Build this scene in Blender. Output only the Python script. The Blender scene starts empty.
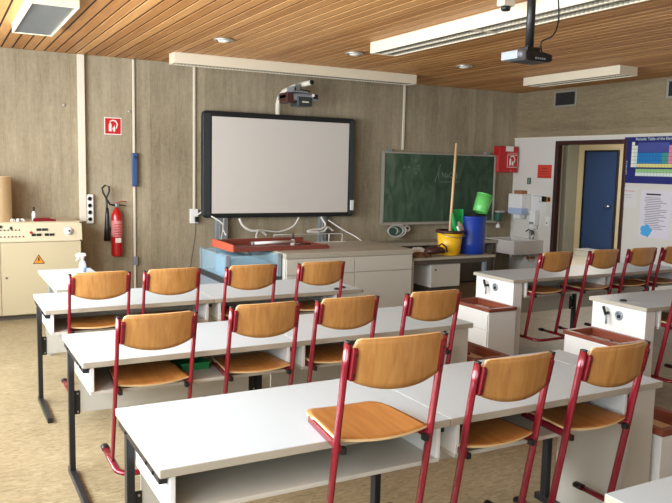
import bpy, bmesh, math, random
from mathutils import Vector, Matrix
random.seed(7)
PI = math.pi
S = bpy.context.scene
COL = S.collection

# ---------------------------------------------------------------- camera
H = 1.70
F_PX = 736.15
yaw, pitch, roll = [math.radians(a) for a in (28.517, -6.56, 1.296)]
cam_d = bpy.data.cameras.new('camera'); cam_d.sensor_width = 36.0
cam_d.lens = F_PX / 672.0 * 36.0
cam_d.clip_start = 0.05; cam_d.clip_end = 200
cam = bpy.data.objects.new('camera', cam_d); COL.objects.link(cam)
fw = Vector((math.sin(yaw)*math.cos(pitch), math.cos(yaw)*math.cos(pitch), math.sin(pitch)))
rt = Vector((math.cos(yaw), -math.sin(yaw), 0)); up = rt.cross(fw)
c_, s_ = math.cos(roll), math.sin(roll)
rt2 = c_*rt + s_*up; up2 = -s_*rt + c_*up
cam.matrix_world = Matrix(((rt2.x, up2.x, -fw.x, 0), (rt2.y, up2.y, -fw.y, 0), (rt2.z, up2.z, -fw.z, H), (0, 0, 0, 1)))
S.camera = cam

# ---------------------------------------------------------------- world, daylight, exposure
w = bpy.data.worlds.new('world'); S.world = w; w.use_nodes = True
w.node_tree.nodes['Background'].inputs[0].default_value = (0.75, 0.86, 1.0, 1)
w.node_tree.nodes['Background'].inputs[1].default_value = 1.0
def area(name, loc, rot, sx, sy, power, col=(1, 1, 1)):
    l = bpy.data.lights.new(name, 'AREA'); l.shape = 'RECTANGLE'; l.size = sx; l.size_y = sy
    l.energy = power; l.color = col
    o = bpy.data.objects.new(name, l); COL.objects.link(o); o.location = loc; o.rotation_euler = rot
    return o
WIN = [(-2.6, -0.4), (0.0, 2.2), (2.6, 4.8), (5.2, 7.4)]      # y ranges of the windows in the left wall
for i, (a, b) in enumerate(WIN):
    area('window_daylight', (-1.12, (a+b)/2, 1.85), (0, -PI/2, 0), 1.7, b-a, (150, 200, 350, 400)[i], (0.88, 0.95, 1.0))
for i, x in enumerate((1.2, 4.2)):
    area('rear_fill_light', (x, -3.12, 1.85), (PI/2, 0, PI), 2.6, 1.7, 60, (0.88, 0.95, 1.0))  # added fill lights in made-up openings of the back wall
area('hallway_fill_light', (10.2, 9.4, 2.75), (0, 0, 0), 1.2, 0.4, 100, (1.0, 0.95, 0.86))  # unseen area light added to brighten the hallway
S.view_settings.view_transform = 'Standard'; S.view_settings.look = 'None'
S.view_settings.gamma = 1; S.view_settings.use_curve_mapping = False
S.view_settings.exposure = -0.48
S.cycles.max_bounces = 8; S.cycles.diffuse_bounces = 5; S.cycles.glossy_bounces = 4
S.cycles.transparent_max_bounces = 8; S.cycles.use_denoising = True
S.cycles.sample_clamp_indirect = 6

# ---------------------------------------------------------------- materials
def lin(c):
    return tuple(((v/255)/12.92 if v/255 <= 0.04045 else (((v/255)+0.055)/1.055)**2.4) for v in c) + (1,)
MATS = {}
def mat(name, rgb, rough=0.5, metal=0.0, spec=0.5, alpha=1.0, trans=0.0, coat=0.0, emit=None, var=0.06, vscale=6.0, bump=0.0):
    m = bpy.data.materials.new(name); m.use_nodes = True; nt = m.node_tree; N = nt.nodes; L = nt.links
    p = N['Principled BSDF']; c = lin(rgb)
    p.inputs['Base Color'].default_value = c; p.inputs['Roughness'].default_value = rough
    p.inputs['Metallic'].default_value = metal; p.inputs['Specular IOR Level'].default_value = spec
    p.inputs['Alpha'].default_value = alpha; p.inputs['Transmission Weight'].default_value = trans
    p.inputs['Coat Weight'].default_value = coat
    if emit: p.inputs['Emission Color'].default_value = lin(emit[0]); p.inputs['Emission Strength'].default_value = emit[1]
    if var or bump:
        tc = N.new('ShaderNodeTexCoord'); no = N.new('ShaderNodeTexNoise'); no.inputs['Scale'].default_value = vscale; no.inputs['Detail'].default_value = 4
        L.new(tc.outputs['Object'], no.inputs['Vector'])
        if var:
            mx = N.new('ShaderNodeMix'); mx.data_type = 'RGBA'
            mx.inputs[6].default_value = tuple(v*(1-var) for v in c[:3])+(1,); mx.inputs[7].default_value = tuple(min(1, v*(1+var)) for v in c[:3])+(1,)
            L.new(no.outputs['Fac'], mx.inputs[0]); L.new(mx.outputs[2], p.inputs['Base Color'])
        if bump:
            b = N.new('ShaderNodeBump'); b.inputs['Strength'].default_value = bump; b.inputs['Distance'].default_value = 0.002
            L.new(no.outputs['Fac'], b.inputs['Height']); L.new(b.outputs['Normal'], p.inputs['Normal'])
    MATS[name] = m
    return m

def nodes_mat(name, rough=0.6):
    m = bpy.data.materials.new(name); m.use_nodes = True; nt = m.node_tree
    p = nt.nodes['Principled BSDF']; p.inputs['Roughness'].default_value = rough
    MATS[name] = m
    return m, nt, nt.nodes, nt.links, p
def ramp(N, stops):
    r = N.new('ShaderNodeValToRGB'); e = r.color_ramp.elements
    while len(e) < len(stops): e.new(0.5)
    for el, (pos, c) in zip(e, stops): el.position = pos; el.color = c if len(c) == 4 else lin(c)
    return r
def math_node(N, L, op, a, b=None, c=None):
    n = N.new('ShaderNodeMath'); n.operation = op
    for i, v in enumerate((a, b, c)):
        if v is None: continue
        if isinstance(v, (int, float)): n.inputs[i].default_value = v
        else: L.new(v, n.inputs[i])
    return n.outputs[0]

def concrete(name, axis, c_lo, c_hi):
    # board marked raw concrete; the boards run vertically (axis = the horizontal coordinate) or horizontally
    m, nt, N, L, p = nodes_mat(name, 0.85)
    tc = N.new('ShaderNodeTexCoord'); sep = N.new('ShaderNodeSeparateXYZ'); L.new(tc.outputs['Object'], sep.inputs[0])
    across = sep.outputs['X'] if axis == 'x' else sep.outputs['Z']
    # board index
    idx = math_node(N, L, 'FLOOR', math_node(N, L, 'DIVIDE', across, 0.115))
    wn = N.new('ShaderNodeTexWhiteNoise'); wn.noise_dimensions = '1D'; L.new(idx, wn.inputs['W'])
    mp = N.new('ShaderNodeMapping'); L.new(tc.outputs['Object'], mp.inputs['Vector'])
    mp.inputs['Scale'].default_value = (7, 1, 1.1) if axis == 'x' else (1, 1.1, 7)
    n1 = N.new('ShaderNodeTexNoise'); n1.inputs['Scale'].default_value = 2.2; n1.inputs['Detail'].default_value = 8; n1.inputs['Roughness'].default_value = 0.7
    L.new(mp.outputs[0], n1.inputs['Vector'])
    n2 = N.new('ShaderNodeTexNoise'); n2.inputs['Scale'].default_value = 0.8; n2.inputs['Detail'].default_value = 3
    L.new(tc.outputs['Object'], n2.inputs['Vector'])
    mp3 = N.new('ShaderNodeMapping'); L.new(tc.outputs['Object'], mp3.inputs['Vector'])
    mp3.inputs['Scale'].default_value = (40, 1, 3) if axis == 'x' else (1, 3, 40)
    n3 = N.new('ShaderNodeTexNoise'); n3.inputs['Scale'].default_value = 3; n3.inputs['Detail'].default_value = 5; L.new(mp3.outputs[0], n3.inputs['Vector'])
    n4 = N.new('ShaderNodeTexNoise'); n4.inputs['Scale'].default_value = 22; n4.inputs['Detail'].default_value = 6; n4.inputs['Roughness'].default_value = 0.7; L.new(tc.outputs['Object'], n4.inputs['Vector'])
    a = math_node(N, L, 'MULTIPLY_ADD', n4.outputs['Fac'], 0.22, math_node(N, L, 'MULTIPLY', n1.outputs['Fac'], 0.34))
    a = math_node(N, L, 'MULTIPLY_ADD', wn.outputs['Value'], 0.09, a)
    a = math_node(N, L, 'MULTIPLY_ADD', n2.outputs['Fac'], 0.40, a)
    a = math_node(N, L, 'MULTIPLY_ADD', n3.outputs['Fac'], 0.22, a)
    r = ramp(N, [(0.36, c_lo), (0.80, c_hi)]); L.new(a, r.inputs[0]); L.new(r.outputs[0], p.inputs['Base Color'])
    fr = math_node(N, L, 'FRACT', math_node(N, L, 'DIVIDE', across, 0.115))
    seam = math_node(N, L, 'LESS_THAN', fr, 0.06)
    h = math_node(N, L, 'MULTIPLY_ADD', seam, -0.10, a)
    mxs = N.new('ShaderNodeMix'); mxs.data_type = 'RGBA'; mxs.inputs[7].default_value = lin(tuple(v*0.86 for v in c_lo)); L.new(r.outputs[0], mxs.inputs[6]); L.new(math_node(N, L, 'MULTIPLY', seam, 0.13), mxs.inputs[0]); L.new(mxs.outputs[2], p.inputs['Base Color'])
    b = N.new('ShaderNodeBump'); b.inputs['Strength'].default_value = 0.5; b.inputs['Distance'].default_value = 0.01
    L.new(h, b.inputs['Height']); L.new(b.outputs['Normal'], p.inputs['Normal'])
    return m
concrete('concrete_front', 'x', (100, 87, 63), (180, 167, 141))
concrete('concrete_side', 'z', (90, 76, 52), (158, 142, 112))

def wood(name, lo, hi, axis=2, rough=0.35, scale=1.0, plank=None, coat=0.3):
    m, nt, N, L, p = nodes_mat(name, rough)
    tc = N.new('ShaderNodeTexCoord'); mp = N.new('ShaderNodeMapping'); L.new(tc.outputs['Object'], mp.inputs['Vector'])
    sc = [14*scale]*3; sc[axis] = 0.9*scale; mp.inputs['Scale'].default_value = sc
    n1 = N.new('ShaderNodeTexNoise'); n1.inputs['Scale'].default_value = 3; n1.inputs['Detail'].default_value = 7; n1.inputs['Distortion'].default_value = 0.6
    oi = N.new('ShaderNodeObjectInfo'); add = N.new('ShaderNodeVectorMath'); add.operation = 'ADD'
    L.new(mp.outputs[0], add.inputs[0]); cmb = N.new('ShaderNodeCombineXYZ')
    off = math_node(N, L, 'MULTIPLY', oi.outputs['Random'], 37.0)
    for k in range(3): L.new(off, cmb.inputs[k])
    L.new(cmb.outputs[0], add.inputs[1]); L.new(add.outputs[0], n1.inputs['Vector'])
    f = n1.outputs['Fac']
    if plank:
        sep = N.new('ShaderNodeSeparateXYZ'); L.new(tc.outputs['Object'], sep.inputs[0])
        idx = math_node(N, L, 'FLOOR', math_node(N, L, 'DIVIDE', math_node(N, L, 'ADD', sep.outputs['X'], 5.4), plank))
        wn = N.new('ShaderNodeTexWhiteNoise'); wn.noise_dimensions = '1D'; L.new(idx, wn.inputs['W'])
        f = math_node(N, L, 'MULTIPLY_ADD', f, 0.6, math_node(N, L, 'MULTIPLY', wn.outputs['Value'], 0.38))
    r = ramp(N, [(0.25, lo), (0.75, hi)]); L.new(f, r.inputs[0]); L.new(r.outputs[0], p.inputs['Base Color'])
    p.inputs['Coat Weight'].default_value = coat; p.inputs['Coat Roughness'].default_value = 0.25
    b = N.new('ShaderNodeBump'); b.inputs['Strength'].default_value = 0.08; b.inputs['Distance'].default_value = 0.001
    L.new(n1.outputs['Fac'], b.inputs['Height']); L.new(b.outputs['Normal'], p.inputs['Normal'])
    return m
wood('ceiling_wood', (164, 108, 54), (212, 158, 98), axis=1, rough=0.5, plank=0.11, coat=0.0)
wood('beech_ply', (164, 110, 54), (194, 142, 80), axis=2, rough=0.32, scale=1.0)
wood('beech_seat', (156, 98, 44), (186, 130, 68), axis=1, rough=0.3, scale=1.0)
wood('brown_wood', (110, 52, 34), (138, 70, 48), axis=1, rough=0.4)
wood('red_wood', (98, 44, 36), (130, 62, 48), axis=0, rough=0.45)
wood('broom_wood', (205, 165, 120), (228, 190, 148), axis=2, rough=0.5)

def floor_mat():
    m, nt, N, L, p = nodes_mat('floor_lino', 0.42)
    tc = N.new('ShaderNodeTexCoord'); mp = N.new('ShaderNodeMapping'); L.new(tc.outputs['Object'], mp.inputs['Vector'])
    mp.inputs['Scale'].default_value = (5, 16, 1); mp.inputs['Rotation'].default_value = (0, 0, 0.0)
    n1 = N.new('ShaderNodeTexNoise'); n1.inputs['Scale'].default_value = 3.0; n1.inputs['Detail'].default_value = 9; n1.inputs['Roughness'].default_value = 0.72; n1.inputs['Distortion'].default_value = 1.2
    L.new(mp.outputs[0], n1.inputs['Vector'])
    n2 = N.new('ShaderNodeTexNoise'); n2.inputs['Scale'].default_value = 1.3; n2.inputs['Detail'].default_value = 4; L.new(tc.outputs['Object'], n2.inputs['Vector'])
    f = math_node(N, L, 'MULTIPLY_ADD', n1.outputs['Fac'], 0.8, math_node(N, L, 'MULTIPLY', n2.outputs['Fac'], 0.2))
    r = ramp(N, [(0.36, (114, 101, 74)), (0.5, (149, 134, 104)), (0.64, (174, 160, 130))]); L.new(f, r.inputs[0]); L.new(r.outputs[0], p.inputs['Base Color'])
    p.inputs['Specular IOR Level'].default_value = 0.35
floor_mat()

def board_green():
    m, nt, N, L, p = nodes_mat('chalkboard_green', 0.55)
    tc = N.new('ShaderNodeTexCoord'); mp = N.new('ShaderNodeMapping'); L.new(tc.outputs['Object'], mp.inputs['Vector'])
    mp.inputs['Scale'].default_value = (3.2, 1, 1.4); mp.inputs['Rotation'].default_value = (0, 0.35, 0)
    n1 = N.new('ShaderNodeTexNoise'); n1.inputs['Scale'].default_value = 1.6; n1.inputs['Detail'].default_value = 6; n1.inputs['Distortion'].default_value = 1.5
    L.new(mp.outputs[0], n1.inputs['Vector'])
    sep = N.new('ShaderNodeSeparateXYZ'); L.new(tc.outputs['Object'], sep.inputs[0])
    g = N.new('ShaderNodeMapRange'); g.inputs[1].default_value = 0.25; g.inputs[2].default_value = -1.02   # more chalk dust on the left wing
    g.inputs[3].default_value = 0.0; g.inputs[4].default_value = 0.27
    L.new(sep.outputs['X'], g.inputs[0])
    f = math_node(N, L, 'ADD', n1.outputs['Fac'], g.outputs[0])
    r = ramp(N, [(0.42, (40, 66, 46)), (0.66, (62, 88, 68)), (0.85, (92, 112, 94))]); L.new(f, r.inputs[0]); L.new(r.outputs[0], p.inputs['Base Color'])
board_green()

mat('ply_edge', (216, 184, 136), 0.5, var=0.05)
mat('red_wood_lit', (196, 92, 66), 0.5, var=0.05)
mat('white_top', (190, 203, 210), 0.32, var=0.02, vscale=3)
mat('grey_edge', (172, 165, 148), 0.5, var=0.03)
mat('cream_panel', (196, 192, 180), 0.5, var=0.03, vscale=3)
mat('white_panel', (226, 226, 222), 0.4, var=0.02, vscale=2)
mat('white_wall', (214, 210, 202), 0.6, var=0.03, vscale=1.5)
mat('wall_paint', (214, 208, 192), 0.8, var=0.03, vscale=1)
mat('leg_dark', (48, 49, 52), 0.38, metal=0.5, var=0.05)
mat('black_plastic', (24, 24, 25), 0.42, var=0.05)
mat('black_frame', (26, 29, 32), 0.35, var=0.05)
mat('slate_frame', (50, 56, 58), 0.4, var=0.05)
mat('red_tube', (128, 22, 38), 0.26, metal=0.25, coat=0.4, var=0.05, vscale=20)
mat('dark_red', (118, 14, 26), 0.4, var=0.08)
mat('steel', (190, 190, 188), 0.3, metal=0.9, var=0.03)
mat('grey_metal', (150, 158, 164), 0.4, metal=0.4, var=0.04)
mat('blue_grey', (136, 148, 158), 0.45, metal=0.2, var=0.04)
mat('cream_metal', (226, 214, 190), 0.45, var=0.02)
mat('cabinet_beige', (188, 176, 144), 0.5, var=0.04, vscale=2)
mat('cabinet_beige_light', (198, 187, 158), 0.5, var=0.03, vscale=2)
mat('plinth', (84, 76, 66), 0.6)
mat('trunking', (222, 214, 196), 0.5, var=0.02)
mat('board_white', (216, 210, 202), 0.35, var=0.02, vscale=1)
mat('white_plastic', (234, 234, 232), 0.35, var=0.02)
mat('pale_blue_plastic', (176, 190, 222), 0.35, var=0.03)
mat('ext_red', (180, 22, 26), 0.3, coat=0.4, var=0.05)
mat('sign_red', (190, 22, 30), 0.45, var=0.04)
mat('sign_white', (236, 232, 224), 0.5, var=0.0)
mat('label_pink', (206, 130, 130), 0.5, var=0.25, vscale=60)
mat('blue_barrel', (22, 58, 158), 0.4, var=0.08)
mat('blue_tool', (56, 84, 128), 0.5, var=0.06)
mat('yellow_plastic', (236, 184, 30), 0.4, var=0.05)
mat('green_plastic', (36, 168, 84), 0.4, var=0.06)
mat('tray_green', (24, 120, 62), 0.45, var=0.06)
mat('light_green', (110, 208, 110), 0.35, var=0.08)
mat('dark_green', (48, 92, 74), 0.45, var=0.1)
mat('brown_dark', (66, 34, 30), 0.5, var=0.2, vscale=14)
mat('brown_cloth', (110, 78, 56), 0.8, var=0.3, vscale=16)
mat('pink_cloth', (206, 176, 160), 0.8, var=0.15, vscale=20)
mat('light_cloth', (196, 192, 186), 0.8, var=0.1)
mat('paper', (216, 214, 212), 0.7, var=0.02)
mat('paper_lilac', (218, 212, 222), 0.7, var=0.03)
mat('ink', (88, 88, 98), 0.7, var=0)
mat('ink_black', (30, 28, 28), 0.7, var=0)
mat('paper_red', (204, 64, 44), 0.6, var=0.03)
mat('paper_red_dark', (150, 40, 34), 0.6, var=0)
mat('splash_blue', (70, 168, 226), 0.6, var=0.15, vscale=30)
mat('poster_navy', (26, 34, 110), 0.4, var=0.03)
mat('door_blue', (44, 70, 118), 0.5, var=0.03, vscale=1)
mat('frame_maroon', (56, 28, 27), 0.45, var=0.06)
mat('hall_beige', (222, 206, 172), 0.7, var=0.03)
mat('hall_grey', (150, 150, 136), 0.7, var=0.05)
mat('hall_floor', (214, 208, 196), 0.4, var=0.04)
mat('card_tan', (236, 208, 164), 0.7, var=0.03, vscale=3)
mat('card_brown', (160, 104, 62), 0.7, var=0.06)
mat('orange_warning', (222, 140, 30), 0.5, var=0)
mat('vent_dark', (46, 44, 42), 0.6, var=0.05)
mat('alu', (188, 184, 172), 0.35, metal=0.6, var=0.03)
mat('lamp_glass', (232, 228, 216), 0.25, var=0.02)
mat('reflector', (206, 206, 204), 0.16, metal=0.85, var=0.0)
mat('tube_white', (238, 238, 234), 0.3, var=0)
mat('chalk', (120, 142, 126), 0.9, var=0.1)
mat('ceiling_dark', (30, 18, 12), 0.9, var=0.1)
mat('basin_cream', (224, 208, 186), 0.5, var=0.04)
mat('ceramic', (212, 208, 202), 0.22, var=0.02)
mat('shadow_gap', (34, 32, 30), 0.8, var=0)
mat('glass_blue', (170, 208, 226), 0.08, alpha=0.30, var=0)
mat('sheet_blue', (140, 188, 214), 0.25, alpha=0.75, var=0.2)
mat('bottle_clear', (240, 242, 246), 0.15, alpha=0.4, var=0)
mat('bottle_liquid', (50, 130, 220), 0.2, var=0)
mat('cable_white', (222, 220, 214), 0.45, var=0)
mat('cable_dark', (70, 66, 62), 0.5, var=0)
for i, c in enumerate([(70, 80, 150), (26, 122, 190), (228, 218, 130), (232, 150, 90), (226, 130, 160), (150, 200, 130), (60, 150, 140), (236, 236, 214), (214, 230, 220)]):
    mat('cell_%s' % 'abcdefghi'[i], c, 0.45, var=0.05, vscale=30)

# ---------------------------------------------------------------- mesh helpers
class B:
    def __init__(s): s.bm = bmesh.new(); s.mats = []; s.smooth = False
    def mi(s, m):
        if m is None: return 0
        if m not in s.mats: s.mats.append(m)
        return s.mats.index(m)
    def _fin(s, faces, m, smooth=False):
        i = s.mi(m)
        for f in faces: f.material_index = i; f.smooth = smooth
    def box(s, x0, x1, y0, y1, z0, z1, m=None, bev=0.0, seg=2, M=None):
        bm2 = bmesh.new()
        v = [bm2.verts.new((x, y, z)) for x in (x0, x1) for y in (y0, y1) for z in (z0, z1)]
        for q in ((0, 1, 3, 2), (4, 6, 7, 5), (0, 4, 5, 1), (2, 3, 7, 6), (0, 2, 6, 4), (1, 5, 7, 3)): bm2.faces.new([v[i] for i in q])
        bmesh.ops.recalc_face_normals(bm2, faces=bm2.faces)
        if bev > 0: bmesh.ops.bevel(bm2, geom=list(bm2.edges), offset=bev, segments=seg, affect='EDGES', profile=0.5)
        s._merge(bm2, m, False, M); return s
    def _merge(s, bm2, m, smooth, M=None):
        i = s.mi(m); vm = {}
        for v in bm2.verts: vm[v] = s.bm.verts.new(M @ v.co if M else v.co)
        for f in bm2.faces:
            try: nf = s.bm.faces.new([vm[v] for v in f.verts])
            except ValueError: continue
            nf.material_index = i; nf.smooth = smooth
        bm2.free()
    def sweep(s, pts, rx, ry=None, m=None, n=12, caps=True, closed=False, ref=(1, 0, 0)):
        # tube of elliptical section: rx along the reference direction, ry across it
        ry = ry or rx; P = [Vector(p) for p in pts]; rings = []; k = len(P)
        ref = Vector(ref)
        for i in range(k):
            if closed: t = (P[(i+1) % k]-P[i-1])
            else: t = (P[min(i+1, k-1)]-P[max(i-1, 0)])
            t.normalize(); a = ref - t*ref.dot(t)
            if a.length < 0.05: a = Vector((0, 1, 0)) - t*t.y
            if a.length < 0.05: a = Vector((0, 0, 1)) - t*t.z
            a.normalize(); b = t.cross(a)
            r = rx if not callable(rx) else rx(i/(k-1)); r2 = ry if not callable(ry) else ry(i/(k-1))
            rings.append([s.bm.verts.new(P[i]+a*math.cos(2*PI*j/n)*r+b*math.sin(2*PI*j/n)*r2) for j in range(n)])
        fs = []
        for i in range(k if closed else k-1):
            A, C = rings[i], rings[(i+1) % k]
            for j in range(n): fs.append(s.bm.faces.new((A[j], A[(j+1) % n], C[(j+1) % n], C[j])))
        s._fin(fs, m, True)
        if caps and not closed:
            s._fin([s.bm.faces.new(list(reversed(rings[0]))), s.bm.faces.new(rings[-1])], m, False)
        return s
    def cyl(s, p0, p1, r0, r1=None, m=None, n=20):
        r1 = r0 if r1 is None else r1
        return s.sweep([p0, p1], (lambda t: r0+(r1-r0)*t), (lambda t: r0+(r1-r0)*t), m, n)
    def lathe(s, prof, c=(0, 0, 0), m=None, n=28, M=None, cap=True, smooth=True):
        rings = []; c = Vector(c)
        for r, z in prof:
            ring = []
            for j in range(n):
                p = Vector((r*math.cos(2*PI*j/n), r*math.sin(2*PI*j/n), z))
                if M: p = M @ p
                ring.append(s.bm.verts.new(p+c))
            rings.append(ring)
        fs = [s.bm.faces.new((a[j], a[(j+1) % n], b[(j+1) % n], b[j])) for a, b in zip(rings, rings[1:]) for j in range(n)]
        s._fin(fs, m, smooth)
        if cap: s._fin([s.bm.faces.new(list(reversed(rings[0]))), s.bm.faces.new(rings[-1])], m, False)
        return s
    def prism(s, poly, d0, d1, axis='y', m=None, bev=0):
        # poly: 2D points in the plane normal to axis; extruded from d0 to d1
        bm2 = bmesh.new()
        def P(u, v, d): return {'y': (u, d, v), 'x': (d, u, v), 'z': (u, v, d)}[axis]
        a = [bm2.verts.new(P(u, v, d0)) for u, v in poly]; b = [bm2.verts.new(P(u, v, d1)) for u, v in poly]
        bm2.faces.new(a); bm2.faces.new(list(reversed(b))); n = len(poly)
        for i in range(n): bm2.faces.new((a[i], b[i], b[(i+1) % n], a[(i+1) % n]))
        bmesh.ops.recalc_face_normals(bm2, faces=bm2.faces)
        if bev: bmesh.ops.bevel(bm2, geom=list(bm2.edges), offset=bev, segments=2, affect='EDGES', profile=0.5)
        s._merge(bm2, m, False); return s
    def slab(s, fn, nu, nv, th, m_face, m_edge):
        # fn(u,v) -> (point, normal); a curved board of thickness th
        A = []; C = []
        for i in range(nu+1):
            ra = []; rc = []
            for j in range(nv+1):
                p, nrm = fn(i/nu, j/nv); p = Vector(p); nrm = Vector(nrm)
                ra.append(s.bm.verts.new(p+nrm*th/2)); rc.append(s.bm.verts.new(p-nrm*th/2))
            A.append(ra); C.append(rc)
        fs = []; es = []
        for i in range(nu):
            for j in range(nv):
                fs.append(s.bm.faces.new((A[i][j], A[i+1][j], A[i+1][j+1], A[i][j+1])))
                fs.append(s.bm.faces.new((C[i][j], C[i][j+1], C[i+1][j+1], C[i+1][j])))
        for i in range(nu):
            es.append(s.bm.faces.new((A[i][0], C[i][0], C[i+1][0], A[i+1][0]))); es.append(s.bm.faces.new((A[i][nv], A[i+1][nv], C[i+1][nv], C[i][nv])))
        for j in range(nv):
            es.append(s.bm.faces.new((A[0][j], A[0][j+1], C[0][j+1], C[0][j]))); es.append(s.bm.faces.new((A[nu][j], C[nu][j], C[nu][j+1], A[nu][j+1])))
        s._fin(fs, m_face, True); s._fin(es, m_edge, False)
        return s

def obj(name, b, m=None, parent=None, loc=None):
    bmesh.ops.recalc_face_normals(b.bm, faces=b.bm.faces)
    me = bpy.data.meshes.new(name); b.bm.to_mesh(me); b.bm.free()
    names = b.mats or [m]
    for n in names: me.materials.append(MATS[n or m])
    o = bpy.data.objects.new(name, me); COL.objects.link(o)
    if parent: o.parent = parent
    if loc: o.location = loc
    return o
def thing(name, label, cat, loc=(0, 0, 0), rz=0.0, group=None):
    o = bpy.data.objects.new(name, None); COL.objects.link(o); o.location = loc; o.rotation_euler = (0, 0, rz)
    o.empty_display_size = 0.1; o['label'] = label; o['category'] = cat
    if group: o['group'] = group
    return o
def tag(o, label, cat, group=None):
    o['label'] = label; o['category'] = cat
    if group: o['group'] = group
    return o
def struct(o): o['kind'] = 'structure'; return o
def dup(root, loc, label, rz=0.0, group=None, drop=()):
    def cp(o, parent):
        c = o.copy(); COL.objects.link(c)
        if parent: c.parent = parent
        for ch in [q for q in kids.get(o.name, [])]: cp(ch, c)
        return c
    kids = {}
    for q in bpy.data.objects:
        if q.parent: kids.setdefault(q.parent.name, []).append(q)
    r = cp(root, None); r.location = loc; r.rotation_euler = (0, 0, rz); r['label'] = label
    if group: r['group'] = group
    return r
def text_mesh(txt, size, extrude=0.0006, align='CENTER'):
    cu = bpy.data.curves.new('lettering', 'FONT'); cu.body = txt; cu.size = size; cu.extrude = extrude; cu.align_x = align; cu.align_y = 'CENTER'
    o = bpy.data.objects.new('lettering', cu); COL.objects.link(o)
    dg = bpy.context.evaluated_depsgraph_get(); me = bpy.data.meshes.new_from_object(o.evaluated_get(dg))
    bpy.data.objects.remove(o); bpy.data.curves.remove(cu)
    return me
def lettering(name, txt, size, m, parent, loc, rot, align='CENTER'):
    me = text_mesh(txt, size, align=align); me.materials.clear(); me.materials.append(MATS[m])
    o = bpy.data.objects.new(name, me); COL.objects.link(o); o.parent = parent; o.location = loc; o.rotation_euler = rot
    return o

# ---------------------------------------------------------------- room shell
XR, YF, ZC, XL, YB = 8.10, 9.0, 2.92, -1.0, -3.0
b = B(); b.box(XL-0.3, XR+0.12, YB-0.3, YF+0.3, -0.2, 0, 'floor_lino'); struct(obj('floor', b))
# ceiling: dark deck with wooden boards below it
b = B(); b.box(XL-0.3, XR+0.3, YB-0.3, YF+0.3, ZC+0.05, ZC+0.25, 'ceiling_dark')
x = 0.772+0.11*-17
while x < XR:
    b.box(x+0.020, x+0.11, YB, YF-0.005, ZC-0.008, ZC+0.022, 'ceiling_wood'); b.box(x, x+0.020, YB, YF-0.005, ZC-0.003, ZC+0.022, 'ceiling_dark'); x += 0.11  # dark strips in the board gaps stand in for groove shade
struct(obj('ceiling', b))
b = B(); b.box(XL-0.3, XR+0.3, YF, YF+0.3, 0, ZC+0.06, 'concrete_front')
struct(obj('wall_front', b))
# right wall: raw concrete above, white panelling below, doorway
DY0, DY1, DZ = 6.82, 8.11, 2.15
b = B(); b.box(XR, XR+0.3, YB-0.3, YF, 2.2, ZC+0.06, 'concrete_side'); 
b.box(XR-0.04, XR+0.12, YB-0.3, DY0, 0, 2.2, 'white_wall'); b.box(XR-0.04, XR+0.12, DY1, YF, 0, 2.2, 'white_wall')
b.box(XR-0.04, XR+0.12, DY0, DY1, DZ, 2.2, 'white_wall')
struct(obj('wall_right', b))
b = B(); b.box(XR-0.055, XR+0.02, YB, YF, 2.2, 2.215, 'trunking'); struct(obj('trim_1', b))
# left wall with four windows
b = B(); ys = [YB-0.3]+[v for ab in WIN for v in ab]+[YF+0.3]
b.box(XL-0.3, XL, YB-0.3, YF+0.3, 0, 1.0, 'wall_paint'); b.box(XL-0.3, XL, YB-0.3, YF+0.3, 2.7, ZC+0.06, 'wall_paint')
for i in range(0, len(ys), 2): b.box(XL-0.3, XL, ys[i], ys[i+1], 1.0, 2.7, 'wall_paint')
struct(obj('wall_left', b))
for i, (a, c) in enumerate(WIN):
    b = B()
    for (y0, y1, z0, z1) in ((a, a+0.06, 1, 2.7), (c-0.06, c, 1, 2.7), (a, c, 1, 1.06), (a, c, 2.64, 2.7), ((a+c)/2-0.03, (a+c)/2+0.03, 1, 2.7)):
        b.box(XL-0.09, XL-0.03, y0, y1, z0, z1, 'white_panel')
    b.box(XL-0.12, XL+0.12, a, c, 0.97, 1.0, 'white_panel'); struct(obj('window_%d' % (i+1), b))
b = B(); b.box(XL-0.3, XR+0.3, YB-0.3, YB, 0, 1.0, 'wall_paint'); b.box(XL-0.3, XR+0.3, YB-0.3, YB, 2.7, ZC+0.06, 'wall_paint')
for x0, x1 in ((XL-0.3, -0.1), (2.5, 2.9), (5.5, XR+0.3)): b.box(x0, x1, YB-0.3, YB, 1.0, 2.7, 'wall_paint')
struct(obj('wall_back', b))
# doorway lining
b = B()
b.box(XR-0.055, XR+0.03, DY0, DY0+0.055, 0, DZ, 'frame_maroon', 0.004); b.box(XR-0.055, XR+0.03, DY1-0.06, DY1, 0, DZ, 'frame_maroon', 0.004)
b.box(XR-0.055, XR+0.03, DY0+0.055, DY1-0.06, DZ-0.06, DZ, 'frame_maroon', 0.004); struct(obj('door_1', b))
# hallway
b = B(); b.box(XR+0.12, 12.3, 4.0, 11.7, -0.2, 0, 'hall_floor'); struct(obj('floor_hallway', b))
b = B(); b.box(XR+0.12, 12.3, 4.0, 11.7, 2.8, 2.95, 'hall_beige'); struct(obj('ceiling_hallway', b))
b = B(); b.box(12.0, 12.3, 4.0, 10.33, 0, 2.8, 'hall_beige'); b.box(12.0, 12.3, 11.19, 11.7, 0, 2.8, 'hall_beige'); b.box(12.0, 12.3, 10.33, 11.19, 2.16, 2.8, 'hall_beige')
struct(obj('wall_hallway_far', b))
b = B(); b.box(XR+0.12, 12.3, 11.40, 11.9, 0, 2.8, 'hall_grey'); b.box(XR+0.12, 12.3, 3.8, 4.0, 0, 2.8, 'hall_grey'); b.box(XR+0.13, XR+0.2, DY1+0.0, 11.7, 0, 2.8, 'hall_grey'); struct(obj('wall_hallway_side', b))
b = B(); b.box(11.97, 12.02, 10.33, 11.19, 0.0, 2.16, 'door_blue', 0.004); d = struct(obj('door_2', b))
b = B()
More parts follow.
